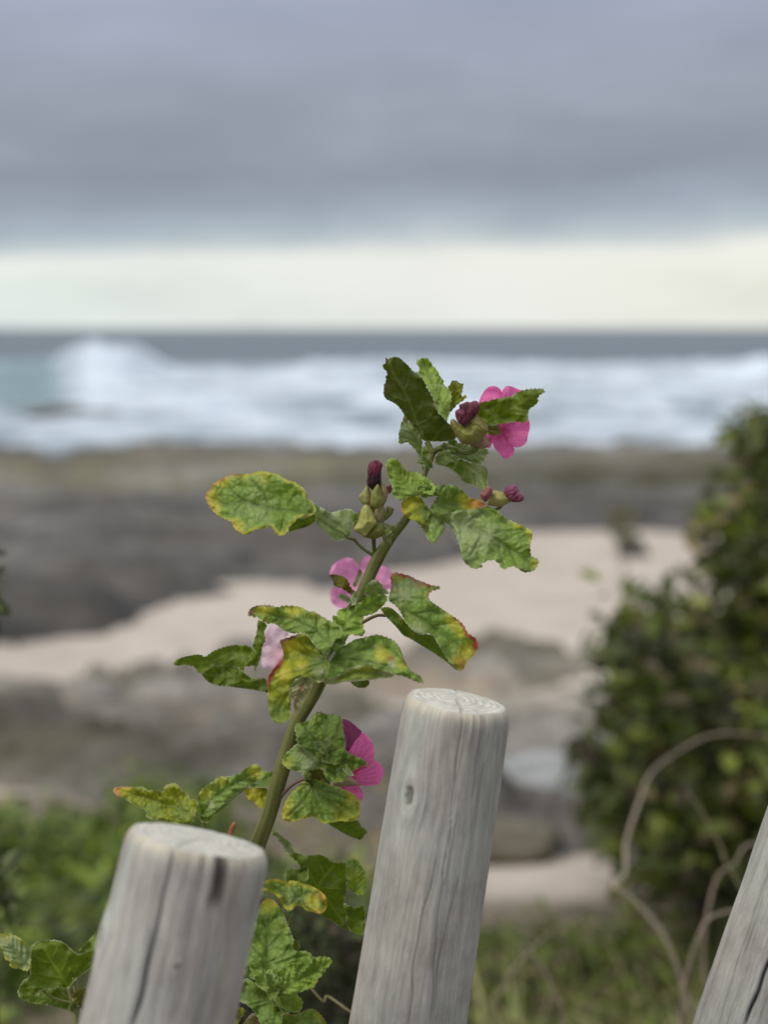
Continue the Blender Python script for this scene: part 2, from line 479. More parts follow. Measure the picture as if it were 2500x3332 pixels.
SAND_T = boundary([(-500, 2150), (0, 2115), (250, 2060), (376, 2035), (527, 1985), (700, 1950), (1054, 1918), (1200, 1880), (1310, 1825), (1600, 1790), (1807, 1775), (2300, 1745), (2900, 1735)])
SAND_B = boundary([(-500, 2270), (0, 2290), (110, 2310), (180, 2345), (346, 2270), (560, 2215), (753, 2180), (1000, 2195), (1300, 2205), (1581, 2150), (1928, 2120), (2100, 2120), (2900, 2080)])

def sheet(x_fun, ys, us):
    yy, uu = np.meshgrid(ys, us, indexing='ij')
    xx = uu * x_fun(yy)
    n, m = yy.shape; i = np.arange(n - 1)[:, None] * m + np.arange(m - 1)[None]; i = i.ravel()
    q = np.column_stack([i, i + 1, i + m + 1, i + m])
    return xx, yy, q

# sand: the base ground of everything down to the water
q = material('sand', .95, .15)
geo = q.add('ShaderNodeNewGeometry'); pos = geo.outputs['Position']
n_a = q.noise(pos, .7, 4, .6); n_b = q.noise(pos, 60, 3, .7); n_c = q.noise(pos, 3.5, 4, .6)
c = q.ramp(n_a, [(.35, (.42, .36, .31)), (.5, (.50, .435, .375)), (.65, (.57, .50, .43))])
c = q.mix(q.math('MULTIPLY', q.ramp(n_c, [(.5, (0, 0, 0)), (.62, (1, 1, 1))]), .6), c, (.34, .30, .26, 1))
c = q.mix(.25, c, q.ramp(n_b, [(.3, (.25, .2, .17)), (.7, (.75, .7, .62))]))
sy = q.add('ShaderNodeSeparateXYZ', ins={0: pos})
# dune soil with plant litter on the landward side
soil = q.ramp(q.noise(pos, 9, 5, .65), [(.3, (.06, .053, .04)), (.5, (.15, .13, .09)), (.7, (.26, .225, .16))])
near = q.add('ShaderNodeAttribute', attribute_name='pig').outputs[0]
c = q.mix(near, c, soil)
q.l.new(c, q.p.inputs[0])
b = q.add('ShaderNodeBump', ins={'Strength': .6, 'Distance': .02, 'Height': q.noise(pos, 14, 5, .6)}); q.l.new(b.outputs[0], q.p.inputs['Normal'])
M_SAND = q.m
ys = np.concatenate([np.linspace(-30, 0, 16), np.linspace(.25, 10, 90), np.geomspace(10.2, 90, 150)])
xx, yy, F = sheet(lambda y: np.maximum(y, 0) * 1.3 + 12, ys, np.linspace(-1, 1, 150))
zz = ground(yy) + .05 * np.clip(yy / 6, .15, 1) * fbm(xx, yy, .5, 4, 3.1) + .015 * fbm(xx, yy, 2.2, 2, 8.0)
aa_ = xx / np.maximum(yy, .3)
soil_m = sm(6.9, 6.0, yy + .8 * fbm(xx, yy, 1.1, 3, 4.0))
gap = sm(.045, .075, aa_) * sm(.20, .17, aa_) * sm(4.05, 4.35, yy) * sm(5.5, 5.2, yy)
soil_m = np.clip(soil_m * (1 - gap), 0, 1)
tag(mesh_obj('sand_ground', np.column_stack([xx.ravel(), yy.ravel(), zz.ravel()]), F, M_SAND, cols=np.repeat(soil_m.ravel()[:, None], 3, 1)), kind='structure')

# rock: layered shelf, weathered grey with olive growth and warm stains
def rock_mat(name, lo, mid, hi, warm, olive, f=1.0, oy=(0, 0), toned=False):
    q = material(name, .9, .2)
    geo = q.add('ShaderNodeNewGeometry'); pos = geo.outputs['Position']; pgm = q.add('ShaderNodeAttribute', attribute_name='pig')
    a = q.noise(q.mapping(pos, scale=(.5 * f, 1.1 * f, 2.5 * f), rot=(0, 0, .3)), 1.0, 6, .62, .3)
    c = q.ramp(a, [(.32, lo), (.5, mid), (.68, hi)])
    w = q.noise(q.mapping(pos, scale=(.3 * f, .7 * f, 1), loc=(4, 2, 0)), 1.2, 3, .5)
    c = q.mix(q.ramp(w, [(.52, (0, 0, 0)), (.68, (.7, .7, .7))]), c, (*warm, 1))
    o = q.noise(q.mapping(pos, scale=(.25 * f, .5 * f, 1), loc=(9, 5, 2)), 1.3, 3, .5)
    of = q.ramp(o, [(.46, (0, 0, 0)), (.6, (.75, .75, .75))])
    if oy[1]:
        sx = q.add('ShaderNodeSeparateXYZ', ins={0: pos})
        gate = q.ramp(q.math('MULTIPLY', sx.outputs[1], .01), [(oy[0] * .01 - .02, (0, 0, 0)), (oy[0] * .01 + .02, (1, 1, 1)), (oy[1] * .01, (1, 1, 1)), (oy[1] * .01 + .03, (.1, .1, .1))])
        of = q.mix(1.0, gate, q.ramp(o, [(.35, (.1, .1, .1)), (.6, (.75, .75, .75))]), 'MULTIPLY')
    c = q.mix(of, c, (*olive, 1))
    c = q.mix(1.0, c, q.ramp(q.noise(pos, 14 * f, 4, .7), [(.3, (.7, .7, .7)), (.7, (1.25, 1.25, 1.25))]), 'MULTIPLY')
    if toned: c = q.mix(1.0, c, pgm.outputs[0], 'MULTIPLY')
    q.l.new(c, q.p.inputs[0])
    b = q.add('ShaderNodeBump', ins={'Strength': .8, 'Distance': .05 / f, 'Height': q.noise(pos, 6 * f, 6, .65)}); q.l.new(b.outputs[0], q.p.inputs['Normal'])
    return q.m
M_SHELF = rock_mat('shelf_rock', (.085, .08, .075), (.142, .138, .13), (.215, .21, .20), (.18, .15, .12), (.12, .115, .05), .5, (34, 46), True)
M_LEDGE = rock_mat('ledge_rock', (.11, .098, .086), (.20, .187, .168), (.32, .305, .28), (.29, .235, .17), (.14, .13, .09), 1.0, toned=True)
M_ROCKF = rock_mat('rock_far', (.075, .072, .068), (.125, .12, .11), (.19, .185, .17), (.17, .13, .10), (.11, .105, .05), .5, (34, 46))
M_ROCKN = rock_mat('rock_near', (.10, .088, .078), (.19, .168, .145), (.30, .275, .245), (.30, .22, .14), (.14, .13, .09), 1.6)
M_ROCKP = rock_mat('rock_pale', (.20, .20, .20), (.30, .31, .31), (.42, .43, .43), (.26, .24, .22), (.24, .25, .22), 3.0)

def rock_field(name, y0, y1, ny, nx, top, bot, amp, sc, mat, soft, skew, edge_amp=.25, seed=1.0, tones=(1,) * 7):
    ys = np.geomspace(y0, y1, ny)
    xx, yy, F = sheet(lambda y: y * .55 + 1.0, ys, np.linspace(-1, 1, nx))
    f1 = fbm(xx * .55 + yy * skew, yy * 1.1 - xx * skew * 1.2, sc, 5, seed)
    f2 = fbm(xx, yy, sc * 3.5, 3, seed + 4)
    ridge = 1 - np.abs(f1) * 2.0
    # terraces: layered slabs with steps
    lay = np.clip(ridge, 0, 1) + .2 * f2
    st = np.floor(lay * 4) / 4 + .25 * sm(.55, .95, (lay * 4) % 1)
    h = amp * (st * .8 + .25 * lay)
    e = fbm(xx, yy, sc * 1.6, 3, seed + 9) * edge_amp
    t, b = top(xx, yy), bot(xx, yy)
    m = sm(-soft, soft * .6, (yy - b) + e * soft * 2.5) * sm(-soft, soft * .6, (t - yy) + e * soft * 2.5)
    z = ground(yy) + h * m - (1 - m) * (.28 * amp + .12)
    # crevice shade painted as darker tone low down and bleached rock next to the sand
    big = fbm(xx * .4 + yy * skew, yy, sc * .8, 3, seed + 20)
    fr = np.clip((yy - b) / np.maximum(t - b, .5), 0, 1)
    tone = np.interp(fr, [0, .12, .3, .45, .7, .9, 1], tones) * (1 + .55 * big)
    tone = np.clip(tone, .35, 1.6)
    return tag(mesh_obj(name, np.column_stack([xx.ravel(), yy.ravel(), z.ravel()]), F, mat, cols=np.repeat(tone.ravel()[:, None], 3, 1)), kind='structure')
rock_field('rock_shelf', 12, 66, 200, 220, SHORE, SAND_T, .5, .20, M_SHELF, 1.4, .12, .34, 2.3, (.72, .8, 1.05, 1.2, 1.0, .8, .5))
VEG = boundary([(-500, 2560), (0, 2560), (400, 2600), (900, 2640), (1300, 2740), (1700, 2800), (2900, 2850)])
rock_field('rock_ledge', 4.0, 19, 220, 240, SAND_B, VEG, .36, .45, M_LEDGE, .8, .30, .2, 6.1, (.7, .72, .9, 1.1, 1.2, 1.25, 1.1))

# sea: far swell, a rearing breaker line and the churned white water in front of it
def ridge_y(a): return 150 + 12 * np.sin(a * 14 + 1) + 6 * np.sin(a * 37)
CREST_A = (np.array([-400, 0, 160, 235, 305, 440, 550, 700, 900, 1000, 1300, 1600, 1900, 2100, 2500, 3000]) - 1250) / F_PX
CREST_P = np.array([1185, 1185, 1175, 1140, 1118, 1130, 1190, 1232, 1212, 1182, 1172, 1182, 1196, 1190, 1172, 1172])
ys = np.concatenate([np.linspace(48, 110, 90), np.linspace(110.6, 185, 130), np.geomspace(186, 420, 60), np.geomspace(430, 26000, 70)])
xx, yy, F = sheet(lambda y: y * .62 + 6, ys, np.linspace(-1, 1, 300))
aa = xx / yy; ry = ridge_y(aa)
hc = CAM_Z - (np.interp(aa, CREST_A, CREST_P) - 1068) / F_PX * ry
u = (yy - ry)
prof = np.where(u < 0, np.exp(-(u / 7.5) ** 2), np.exp(-(u / 20) ** 2))
chop = fbm(xx, yy, .16, 4, 1.5)
chop2 = fbm(xx, yy * 1.4, .5, 3, 5.5)
z = hc * prof * (1 + .10 * chop2 * prof)
white = sm(250, 175, yy + 25 * chop)
z += white * (.25 * chop + .14 * chop2) * sm(56, 64, yy) + .35 * fbm(xx * .25, yy, .03, 3, 7) * sm(200, 260, yy)
# second, lower bore nearer the rocks
y2 = 88 + 8 * np.sin(aa * 20 + 2)
z += .55 * np.exp(-((yy - y2) / np.where(yy < y2, 3., 9.)) ** 2) * (1 + .5 * chop)
foam = white * np.clip(.80 + 1.0 * chop + .4 * chop2, 0, 1)
foam = np.maximum(foam, .97 * np.exp(-((yy - ry) / 14) ** 2))
foam = np.where(yy > ry + 6, foam * sm(70, 10, yy - ry), foam)
# green window of unbroken water at the left shoulder of the wave
win = sm(-.205, -.245, aa + .012 * chop2) * sm(84, 92, yy + 4 * chop) * sm(185, 140, yy)
foam = foam * (1 - .93 * win * (1 - .5 * np.clip(chop2, 0, 1)))
foam = np.clip(foam, 0, 1)
col = np.empty(xx.shape + (3,)); deep = np.array((.125, .16, .185)); teal = np.array((.13, .225, .235)); wh = np.array((.58, .655, .73))
col[:] = deep
tw = (sm(260, 150, yy) * .35 + win * .75)[..., None]; tw = np.clip(tw, 0, 1)
col = col * (1 - tw) + teal * tw
col = col * (1 - foam[..., None]) + (wh * (1 + .22 * chop[..., None])) * foam[..., None]
q = material('sea_water', .45, .25)
at = q.add('ShaderNodeAttribute', attribute_name='pig')
geo = q.add('ShaderNodeNewGeometry')
nz = q.noise(q.mapping(geo.outputs['Position'], scale=(.5, 1, 1)), .8, 5, .6)
cc = q.mix(1.0, at.outputs[0], q.ramp(nz, [(.3, (.86, .88, .9)), (.7, (1.12, 1.1, 1.08))]), 'MULTIPLY')
q.l.new(cc, q.p.inputs[0])
b = q.add('ShaderNodeBump', ins={'Strength': .9, 'Distance': .5, 'Height': q.noise(geo.outputs['Position'], .6, 5, .7)}); q.l.new(b.outputs[0], q.p.inputs['Normal'])
M_SEA = q.m
tag(mesh_obj('sea', np.column_stack([xx.ravel(), yy.ravel(), z.ravel()]), F, M_SEA, cols=col.reshape(-1, 3)), kind='structure')

# boulders that stand out
def boulder(px, py, wpx, hpx, mat, label, seed, deep=.8, group=None, h=None):
    p = hit(px, py) if h is None else np.array([ray(px, py)[0] * h, ray(px, py)[1] * h, 0.])
    k = p[1] / F_PX; rx, rz = wpx * k / 2, hpx * k / 2
    import bmesh
    bm = bmesh.new(); bmesh.ops.create_icosphere(bm, subdivisions=4, radius=1)
    for v in bm.verts:
        d = v.co.copy(); nn = mn.fractal(d * 1.1 + Vector((seed, seed, 0)), .8, 2.0, 4)
        f = 1 + .32 * nn
        d = Vector([math.copysign(abs(c_) ** .8, c_) for c_ in d]) * f
        v.co = Vector((d.x * rx, d.y * rx * deep, d.z * rz + rz * .6))
    me = bpy.data.meshes.new('boulder'); bm.to_mesh(me); bm.free(); me.materials.append(mat)
    for f in me.polygons: f.use_smooth = True
    o = bpy.data.objects.new('boulder', me); COL.objects.link(o); o.location = p + np.array((0, rx * deep * .5, -.1 * rz))
    return tag(o, label, 'boulder', group)
boulder(1740, 2700, 430, 300, M_ROCKP, 'large pale blue-grey boulder on the ledge between the middle post and the dark shrub', 3.3)
boulder(1640, 2800, 340, 140, M_ROCKN, 'low brown boulder just above the patch of sand beside the middle post', 7.7)
boulder(2062, 1812, 95, 80, M_ROCKF, 'small dark boulder alone on the pale sand with a tuft behind it', 5.1)
boulder(300, 1358, 420, 40, M_ROCKF, 'dark flat boulder awash in the white surf', 1.7, h=80)
boulder(60, 2300, 300, 90, M_ROCKN, 'brown boulder at the lower edge of the sand at the far end from the shrub', 9.2)

# ------------------------------------------------------------------ vegetation behind the fence
def scatter_leaves(cent, nrm_bias, size, asp, pal, spread=.5, seed=0, cup=.25):
    """cent: (n,3) leaf positions -> one mesh of small folded leaves (6 vertices, 4 triangles each)"""
    r = np.random.default_rng(seed); n = len(cent)
    nrm = np.array(nrm_bias)[None] + r.normal(0, spread, (n, 3)); nrm /= np.linalg.norm(nrm, axis=1)[:, None]
    a = r.normal(0, 1, (n, 3)); t = np.cross(nrm, a); t /= np.linalg.norm(t, axis=1)[:, None]; b = np.cross(nrm, t)
    sz = size * r.uniform(.6, 1.35, n)[:, None]
    L, Wd = t * sz, b * sz * asp
    base = cent; tip = cent + L * 2
    m1 = cent + L * .8; q1 = m1 + Wd + nrm * sz * cup; q2 = m1 - Wd + nrm * sz * cup
    m2 = cent + L * 1.45; q3 = m2 + Wd * .75 + nrm * sz * cup * .8; q4 = m2 - Wd * .75 + nrm * sz * cup * .8
    V = np.stack([base, q1, q3, tip, q4, q2], 1).reshape(-1, 3)
    i = np.arange(n)[:, None] * 6
    F = np.vstack([i + np.array([[0, 1, 2]]), i + np.array([[0, 2, 3]]), i + np.array([[0, 3, 4]]), i + np.array([[0, 4, 5]])])
    pal = np.array(pal); c = pal[r.integers(0, len(pal), n)] * r.uniform(.65, 1.3, n)[:, None]
    return V, F, np.repeat(c, 6, 0)
def clumps(n_c, per, sampler, rad, seed):
    r = np.random.default_rng(seed); out = []
    for _ in range(n_c):
        c0 = sampler(r)
        if c0 is None: continue
        out.append(c0 + r.normal(0, 1, (per, 3)) * rad * r.uniform(.5, 1.3))
    return np.vstack(out)

G1 = [(.11, .165, .024), (.14, .20, .03), (.07, .11, .02), (.19, .24, .035)]
G_SH = [(.06, .08, .016), (.10, .125, .022), (.15, .175, .03), (.08, .11, .022), (.13, .10, .05)]
G_DK = [(.035, .05, .018), (.055, .075, .022), (.075, .105, .03), (.12, .15, .045)]
# low green ground cover in front of the rocks
def s_left(r):
    a = r.uniform(-.36, .02); y = 3.0 + 4.4 * r.random() ** .8
    if y > 5.6 + .6 * math.sin(a * 30) or (a > -.11 and y > 4.3): return None
    return np.array((a * y, y, float(ground(y)) + r.uniform(.0, .13) * (1 + .5 * math.sin(y * 3 + a * 20))))
cp = clumps(620, 26, s_left, np.array((.075, .075, .045)), 11)
V, F, C = scatter_leaves(cp, (0, -.25, 1), .026, .55, G1, .6, 3)
C = C * np.repeat(np.repeat(np.random.default_rng(2).choice([.55, 1.0, 1.55], len(cp) // 26 + 1), 26)[:len(cp)], 6)[:, None]
tag(mesh_obj('ground_cover', V, F, M_SHRUB, cols=C), label='dense low green dune plants covering the ground behind the shorter post', kind='stuff')
def s_yel(r):
    a = r.uniform(-.30, .02); y = 3.2 + 2.4 * r.random()
    return np.array((a * y, y, float(ground(y)) + .17 + r.uniform(0, .06)))
cp = clumps(9, 7, s_yel, np.array((.035, .035, .02)), 5)
V, F, C = scatter_leaves(cp, (0, -.5, .8), .013, .8, [(.55, .42, .03), (.5, .3, .03), (.4, .4, .06)], .6, 8)
tag(mesh_obj('yellow_flowers', V, F, M_SHRUB, cols=C), label='small yellow flower heads dotted over the green ground cover', kind='stuff')
def s_right(r):
    a = r.uniform(.0, .30); y = 2.6 + .95 * r.random() ** .9
    return np.array((a * y, y, float(ground(y)) + r.uniform(.0, .10)))
cp = clumps(260, 18, s_right, np.array((.06, .06, .03)), 23)
V, F, C = scatter_leaves(cp, (0, -.25, 1), .02, .4, G1 + [(.16, .13, .07), (.12, .1, .06)], .6, 4)
tag(mesh_obj('dune_weeds', V, F, M_SHRUB, cols=C), label='low green and brown weeds on the dune behind the fence gap', kind='stuff')

def tube_obj(name, pts, parent, cols, res=8, sub=5, mat=None):
    v, f, c = tube(pts, res=res, sub=sub, cols=cols, rough=.04)
    return mesh_obj(name, v, f, mat or M_STEM, parent, cols=c)
BARK = ((.07, .055, .045), (.16, .13, .11))
def shrub(label, region, d0, d1, n_c, per, seed, base, size=.02, pal=G_DK, n_br=9, group=None, rad=.07):
    """region: outline in the photo that the crown fills at distances d0..d1"""
    poly = np.array(region, float); lo, hi = poly.min(0), poly.max(0)
    r = np.random.default_rng(seed)
    bx, by, bd = base; b0 = P(bx, by, bd); b0[2] = float(ground(b0[1]))
    t = thing('coastal_shrub', label, 'shrub', b0, group)
    cs = []
    while len(cs) < n_c:
        p = r.uniform(lo, hi)
        if inside(p[None], poly)[0]:
            d = r.uniform(d0, d1); q = P(p[0], p[1], d)
            if q[2] > ground(q[1]) + .02: cs.append(q)
    cs = np.array(cs)
    L = np.vstack([c + np.clip(r.normal(0, 1, (per, 3)), -1.7, 1.7) * rad * r.uniform(.5, 1.2) for c in cs])
    V, F, C = scatter_leaves(L, (-.1, -.4, .9), size, .5, pal, .65, seed + 1)
    # every clump has its own tone, as young and old shoots do
    tone = np.repeat(r.choice([.5, .9, 1.4, 2.1], n_c, p=[.35, .3, .22, .13]), per * 6)[:, None]
    o = mesh_obj('foliage', V, F, M_SHRUB, t, cols=C * tone); o['kind'] = 'stuff'
    for k in range(n_br):
        c = cs[r.integers(0, n_c)]; mid = (b0 + c) / 2 + r.normal(0, .06, 3) + np.array((0, 0, .08))
        tube_obj('branch', [(b0 - np.array((0, 0, .05)), .014), (b0 * .6 + mid * .4 + r.normal(0, .02, 3), .011), (mid, .008), (c, .003)], t, BARK)
    return t
shrub('tall dark green shrub reaching up to the surf line above the rounded shrub',
      [(2360, 1400), (2390, 1375), (2440, 1385), (2500, 1430), (2650, 1380), (2750, 3200), (2520, 2900), (2430, 2600), (2380, 2200), (2350, 2000), (2400, 1900), (2330, 1850), (2280, 1720), (2260, 1670),
       (2300, 1640), (2400, 1730), (2480, 1600), (2480, 1490), (2410, 1450)],
      3.6, 4.8, 300, 16, 41, (2600, 3000, 4.2), .032, n_br=12, rad=.055, pal=G_SH)
shrub('rounded dark green coastal shrub spreading over the sand behind the leaning post',
      [(2150, 1960), (2230, 1950), (2310, 2010), (2400, 2100), (2520, 2200), (2560, 2900), (2400, 2960), (2250, 2900), (2100, 2900), (2030, 2760), (1990, 2660), (1950, 2560), (1930, 2450), (2010, 2350),
       (2010, 2290), (1985, 2200), (2020, 2090), (2090, 1990)],
      3.2, 4.6, 210, 14, 57, (2330, 3050, 3.9), .032, n_br=16, rad=.06, pal=G_SH)
shrub('small yellow-green dune shrub sprouting beside the dark boulder on the sand',
      [(1985, 1700), (2030, 1650), (2080, 1700), (2060, 1770), (2010, 1770)], 19.0, 19.6, 14, 9, 77, (2030, 1800, 20.2), .05,
      pal=[(.14, .14, .05), (.11, .11, .05)], n_br=2, rad=.07)
shrub('dark leafy shrub just entering the view beside the sand at its edge',
      [(-140, 1700), (-70, 1760), (-50, 1830), (-48, 1950), (-70, 2060), (-140, 2150)], 1.5, 1.7, 46, 16, 79, (-190, 3200, 1.6), .011, n_br=4, rad=.008)
shrub('light green bushy plant low at the edge of the view above the pale curled leaf',
      [(-80, 2780), (-30, 2830), (-10, 2900), (0, 2980), (-20, 3060), (-80, 3080)], 1.5, 1.8, 26, 14, 83, (-250, 3250, 1.7), .012, pal=[(.16, .2, .06), (.2, .25, .08)], n_br=3, rad=.012)

shrub('added low shrub whose dark leaves paint the shade between the two upright posts behind the leafy shoot',
      [(780, 3000), (900, 2960), (1050, 2900), (1200, 2960), (1300, 3500), (700, 3500)], 1.9, 2.5, 120, 16, 91, (1000, 3500, 2.3), .014,
      pal=[(.03, .042, .012), (.05, .065, .018), (.07, .055, .035)], n_br=8, rad=.03)  # added plant, leaf colours kept dark to stand in for ground shade
# dry arching stalks and grass blades at the shrub's foot
DRY = ((.17, .135, .10), (.30, .24, .18)); DRYG = ((.14, .14, .06), (.24, .22, .11))
def stalk(label, pts, d, rpx, cols=DRY, group=None, name='dry_stalk', cat='stalk'):
    d = d if isinstance(d, (list, tuple)) else [d] * len(pts)
    w = [P(a, b, dd) for (a, b), dd in zip(pts, d)]
    lowi = 0 if w[0][2] < w[-1][2] else -1
    if lowi == -1: w = w[::-1]; d = d[::-1]
    g0 = w[0].copy(); g0[2] = float(ground(g0[1])) - .01; g0[0] += (w[0] - w[1])[0] * .5
    k = d[0] / F_PX
    w = [g0] + w; n = len(w)
    jr = np.random.default_rng(int(abs(pts[0][0])) + n); w = [q_ + jr.normal(0, .0035, 3) for q_ in w]
    v, f, c = tube([(p, rpx * .6 * k * (1.15 - .75 * i / n) * (1 + .12 * math.sin(i * 2.3 + rpx))) for i, p in enumerate(w)], res=8, cols=cols)
    o = mesh_obj(name, v, f, M_STEM, cols=c)
    return tag(o, label, cat, group)
stalk('tall dry brown stalk kinked low down and arching over in front of the shrub', [(2290, 3400), (2271, 3330), (2223, 3194), (2150, 3043), (2072, 2935), (2006, 2890), (2036, 2850), (2042, 2742), (2078, 2634), (2139, 2513), (2223, 2441), (2331, 2399), (2440, 2387), (2560, 2409)], [1.85] * 6 + [1.9, 2.0, 2.1, 2.2, 2.3, 2.3, 2.3, 2.3], 12, ((.24, .20, .14), (.38, .32, .23)))
stalk('thin green-brown stalk crossing a low arch beside the leaning post', [(2250, 2580), (2283, 2640), (2343, 2742), (2373, 2808), (2440, 2911), (2500, 3040), (2540, 3200)], 1.8, 11, DRYG)
stalk('low pinkish-brown stalk arch ending behind the leaning post', [(2330, 3400), (2300, 3200), (2295, 3040), (2331, 2881), (2373, 2808), (2434, 2766), (2520, 2750)], 1.85, 12)
stalk('short brown stalk arch low down in front of the leaning post', [(2230, 3400), (2230, 3200), (2290, 3030), (2350, 2980), (2430, 2960)], 1.7, 13)
stalk('reddish green stalk slanting between the two upright posts', [(985, 3215), (1034, 3238), (1080, 3262), (1150, 3300), (1260, 3360)], 1.08, 7, ((.2, .14, .07), (.26, .26, .1)))
stalk('pale dry grass stalk rising beside the taller upright post', [(1600, 3420), (1640, 3220), (1700, 3110), (1780, 3040)], 1.9, 11, ((.16, .15, .08), (.25, .22, .13)))
stalk('thin tan grass stalk bending over low between the middle and leaning posts', [(1690, 3060), (1750, 3130), (1800, 3250), (1840, 3420)], 1.9, 9)
# tufts of grass
def grass(label, n, a0, a1, y0, y1, h, seed, pal, lean=.5, w=.004):
    r = np.random.default_rng(seed); V = []; F = []; C = []; k = 0
    for _ in range(n):
        y = r.uniform(y0, y1); x = r.uniform(a0, a1) * y; hh = h * r.uniform(.5, 1.3); z0 = float(ground(y)) - .01
        az = r.uniform(0, 6.28); dx, dy = math.cos(az) * lean * hh * r.uniform(.2, 1.2), math.sin(az) * lean * hh * .6
        sx, sy = math.sin(az) * w, -math.cos(az) * w; c = np.array(pal[r.integers(0, len(pal))]) * r.uniform(.7, 1.3)
        for j in range(6):
            t = j / 5; cx, cy, cz = x + dx * t * t, y + dy * t * t, z0 + hh * (t - .28 * t * t)
            ww = 1 - t * .92; V += [(cx - sx * ww, cy - sy * ww, cz), (cx + sx * ww, cy + sy * ww, cz + .002)]; C += [c, c]
            if j: F += [(k + 2 * j - 2, k + 2 * j - 1, k + 2 * j + 1), (k + 2 * j - 2, k + 2 * j + 1, k + 2 * j)]
        k += 12
    return tag(mesh_obj('grass', V, np.array(F), M_SHRUB, cols=C), label=label, kind='stuff')
grass('mixed green and straw-coloured grass at the foot of the shrubs', 900, .05, .30, 2.0, 3.2, .16, 31, [(.15, .21, .04), (.2, .24, .07), (.42, .36, .2), (.4, .34, .2), (.22, .15, .08), (.3, .3, .18)])
grass('tall dry straw-coloured grass blades leaning at the foot of the leaning post', 420, .05, .30, 1.7, 2.7, .40, 37, [(.55, .48, .30), (.46, .40, .24), (.36, .36, .15), (.28, .33, .10)], .8, .0045)
grass('sparse grass among the dune plants behind the flowering stem', 350, -.32, .05, 2.4, 3.6, .2, 32, [(.06, .1, .025), (.09, .13, .03), (.2, .18, .1)])

# ------------------------------------------------------------------ fence posts
q = material('weathered_wood', .88, .15)
at = q.add('ShaderNodeAttribute', attribute_name='grain'); gv = at.outputs['Vector']
pg = q.add('ShaderNodeAttribute', attribute_name='pig')
f1 = q.noise(q.mapping(gv, scale=(560, 26, 1)), 1, 5, .7)
f2 = q.noise(q.mapping(gv, scale=(120, 5, 1)), 1, 4, .55, .6)
f3 = q.noise(q.mapping(gv, scale=(900, 70, 1)), 1, 3, .7)
f4 = q.noise(q.mapping(gv, scale=(22, 9, 1)), 1, 3, .5)
c = q.ramp(f2, [(.28, (.32, .308, .288)), (.48, (.39, .38, .355)), (.62, (.43, .42, .39)), (.8, (.52, .515, .47))])
c = q.mix(1.0, c, q.ramp(f1, [(.3, (.80, .79, .78)), (.5, (1, 1, 1)), (.72, (1.12, 1.12, 1.10))]), 'MULTIPLY')
c = q.mix(1.0, c, q.ramp(f3, [(.3, (.84, .84, .84)), (.7, (1.1, 1.1, 1.1))]), 'MULTIPLY')
c = q.mix(q.ramp(f4, [(.45, (0, 0, 0)), (.7, (.45, .45, .45))]), c, q.mix(1.0, c, (1.06, .96, .88, 1), 'MULTIPLY'))
c = q.mix(q.ramp(f4, [(.3, (.5, .5, .5)), (.5, (0, 0, 0))]), c, q.mix(1.0, c, (.95, 1.05, 1.0, 1), 'MULTIPLY'))
blot = q.noise(q.mapping(gv, scale=(46, 30, 1), loc=(2, 7, 0)), 1, 4, .6)
c = q.mix(1.0, c, q.ramp(blot, [(.3, (.80, .78, .77)), (.5, (1, 1, 1)), (.7, (1.14, 1.15, 1.13))]), 'MULTIPLY')
c = q.mix(1.0, c, pg.outputs[0], 'MULTIPLY')
q.l.new(c, q.p.inputs[0])
hh = q.math('ADD', q.math('MULTIPLY', f1, .6), q.math('MULTIPLY', f3, .4))
b = q.add('ShaderNodeBump', ins={'Strength': .55, 'Distance': .0008, 'Height': hh}); q.l.new(b.outputs[0], q.p.inputs['Normal'])
M_WOOD = q.m
q = material('end_grain', .9, .15)
geo = q.add('ShaderNodeNewGeometry')
tcn = q.add('ShaderNodeAttribute', attribute_name='grain')
rings = q.add('ShaderNodeTexWave', wave_type='RINGS', rings_direction='Z', ins={'Vector': tcn.outputs['Vector'], 'Scale': 75, 'Distortion': 4.0, 'Detail': 3, 'Detail Scale': 1.2})
c = q.ramp(rings.outputs[1], [(.2, (.50, .48, .41)), (.5, (.60, .59, .53)), (.8, (.62, .61, .55))])
c = q.mix(1.0, c, q.ramp(q.noise(geo.outputs['Position'], 130, 5, .7), [(.3, (.72, .72, .72)), (.7, (1.15, 1.15, 1.15))]), 'MULTIPLY')
pg = q.add('ShaderNodeAttribute', attribute_name='pig')
c = q.mix(1.0, c, pg.outputs[0], 'MULTIPLY')
q.l.new(c, q.p.inputs[0])
b = q.add('ShaderNodeBump', ins={'Strength': .7, 'Distance': .0012, 'Height': q.noise(geo.outputs['Position'], 420, 4, .7)}); q.l.new(b.outputs[0], q.p.inputs['Normal'])
M_END = q.m

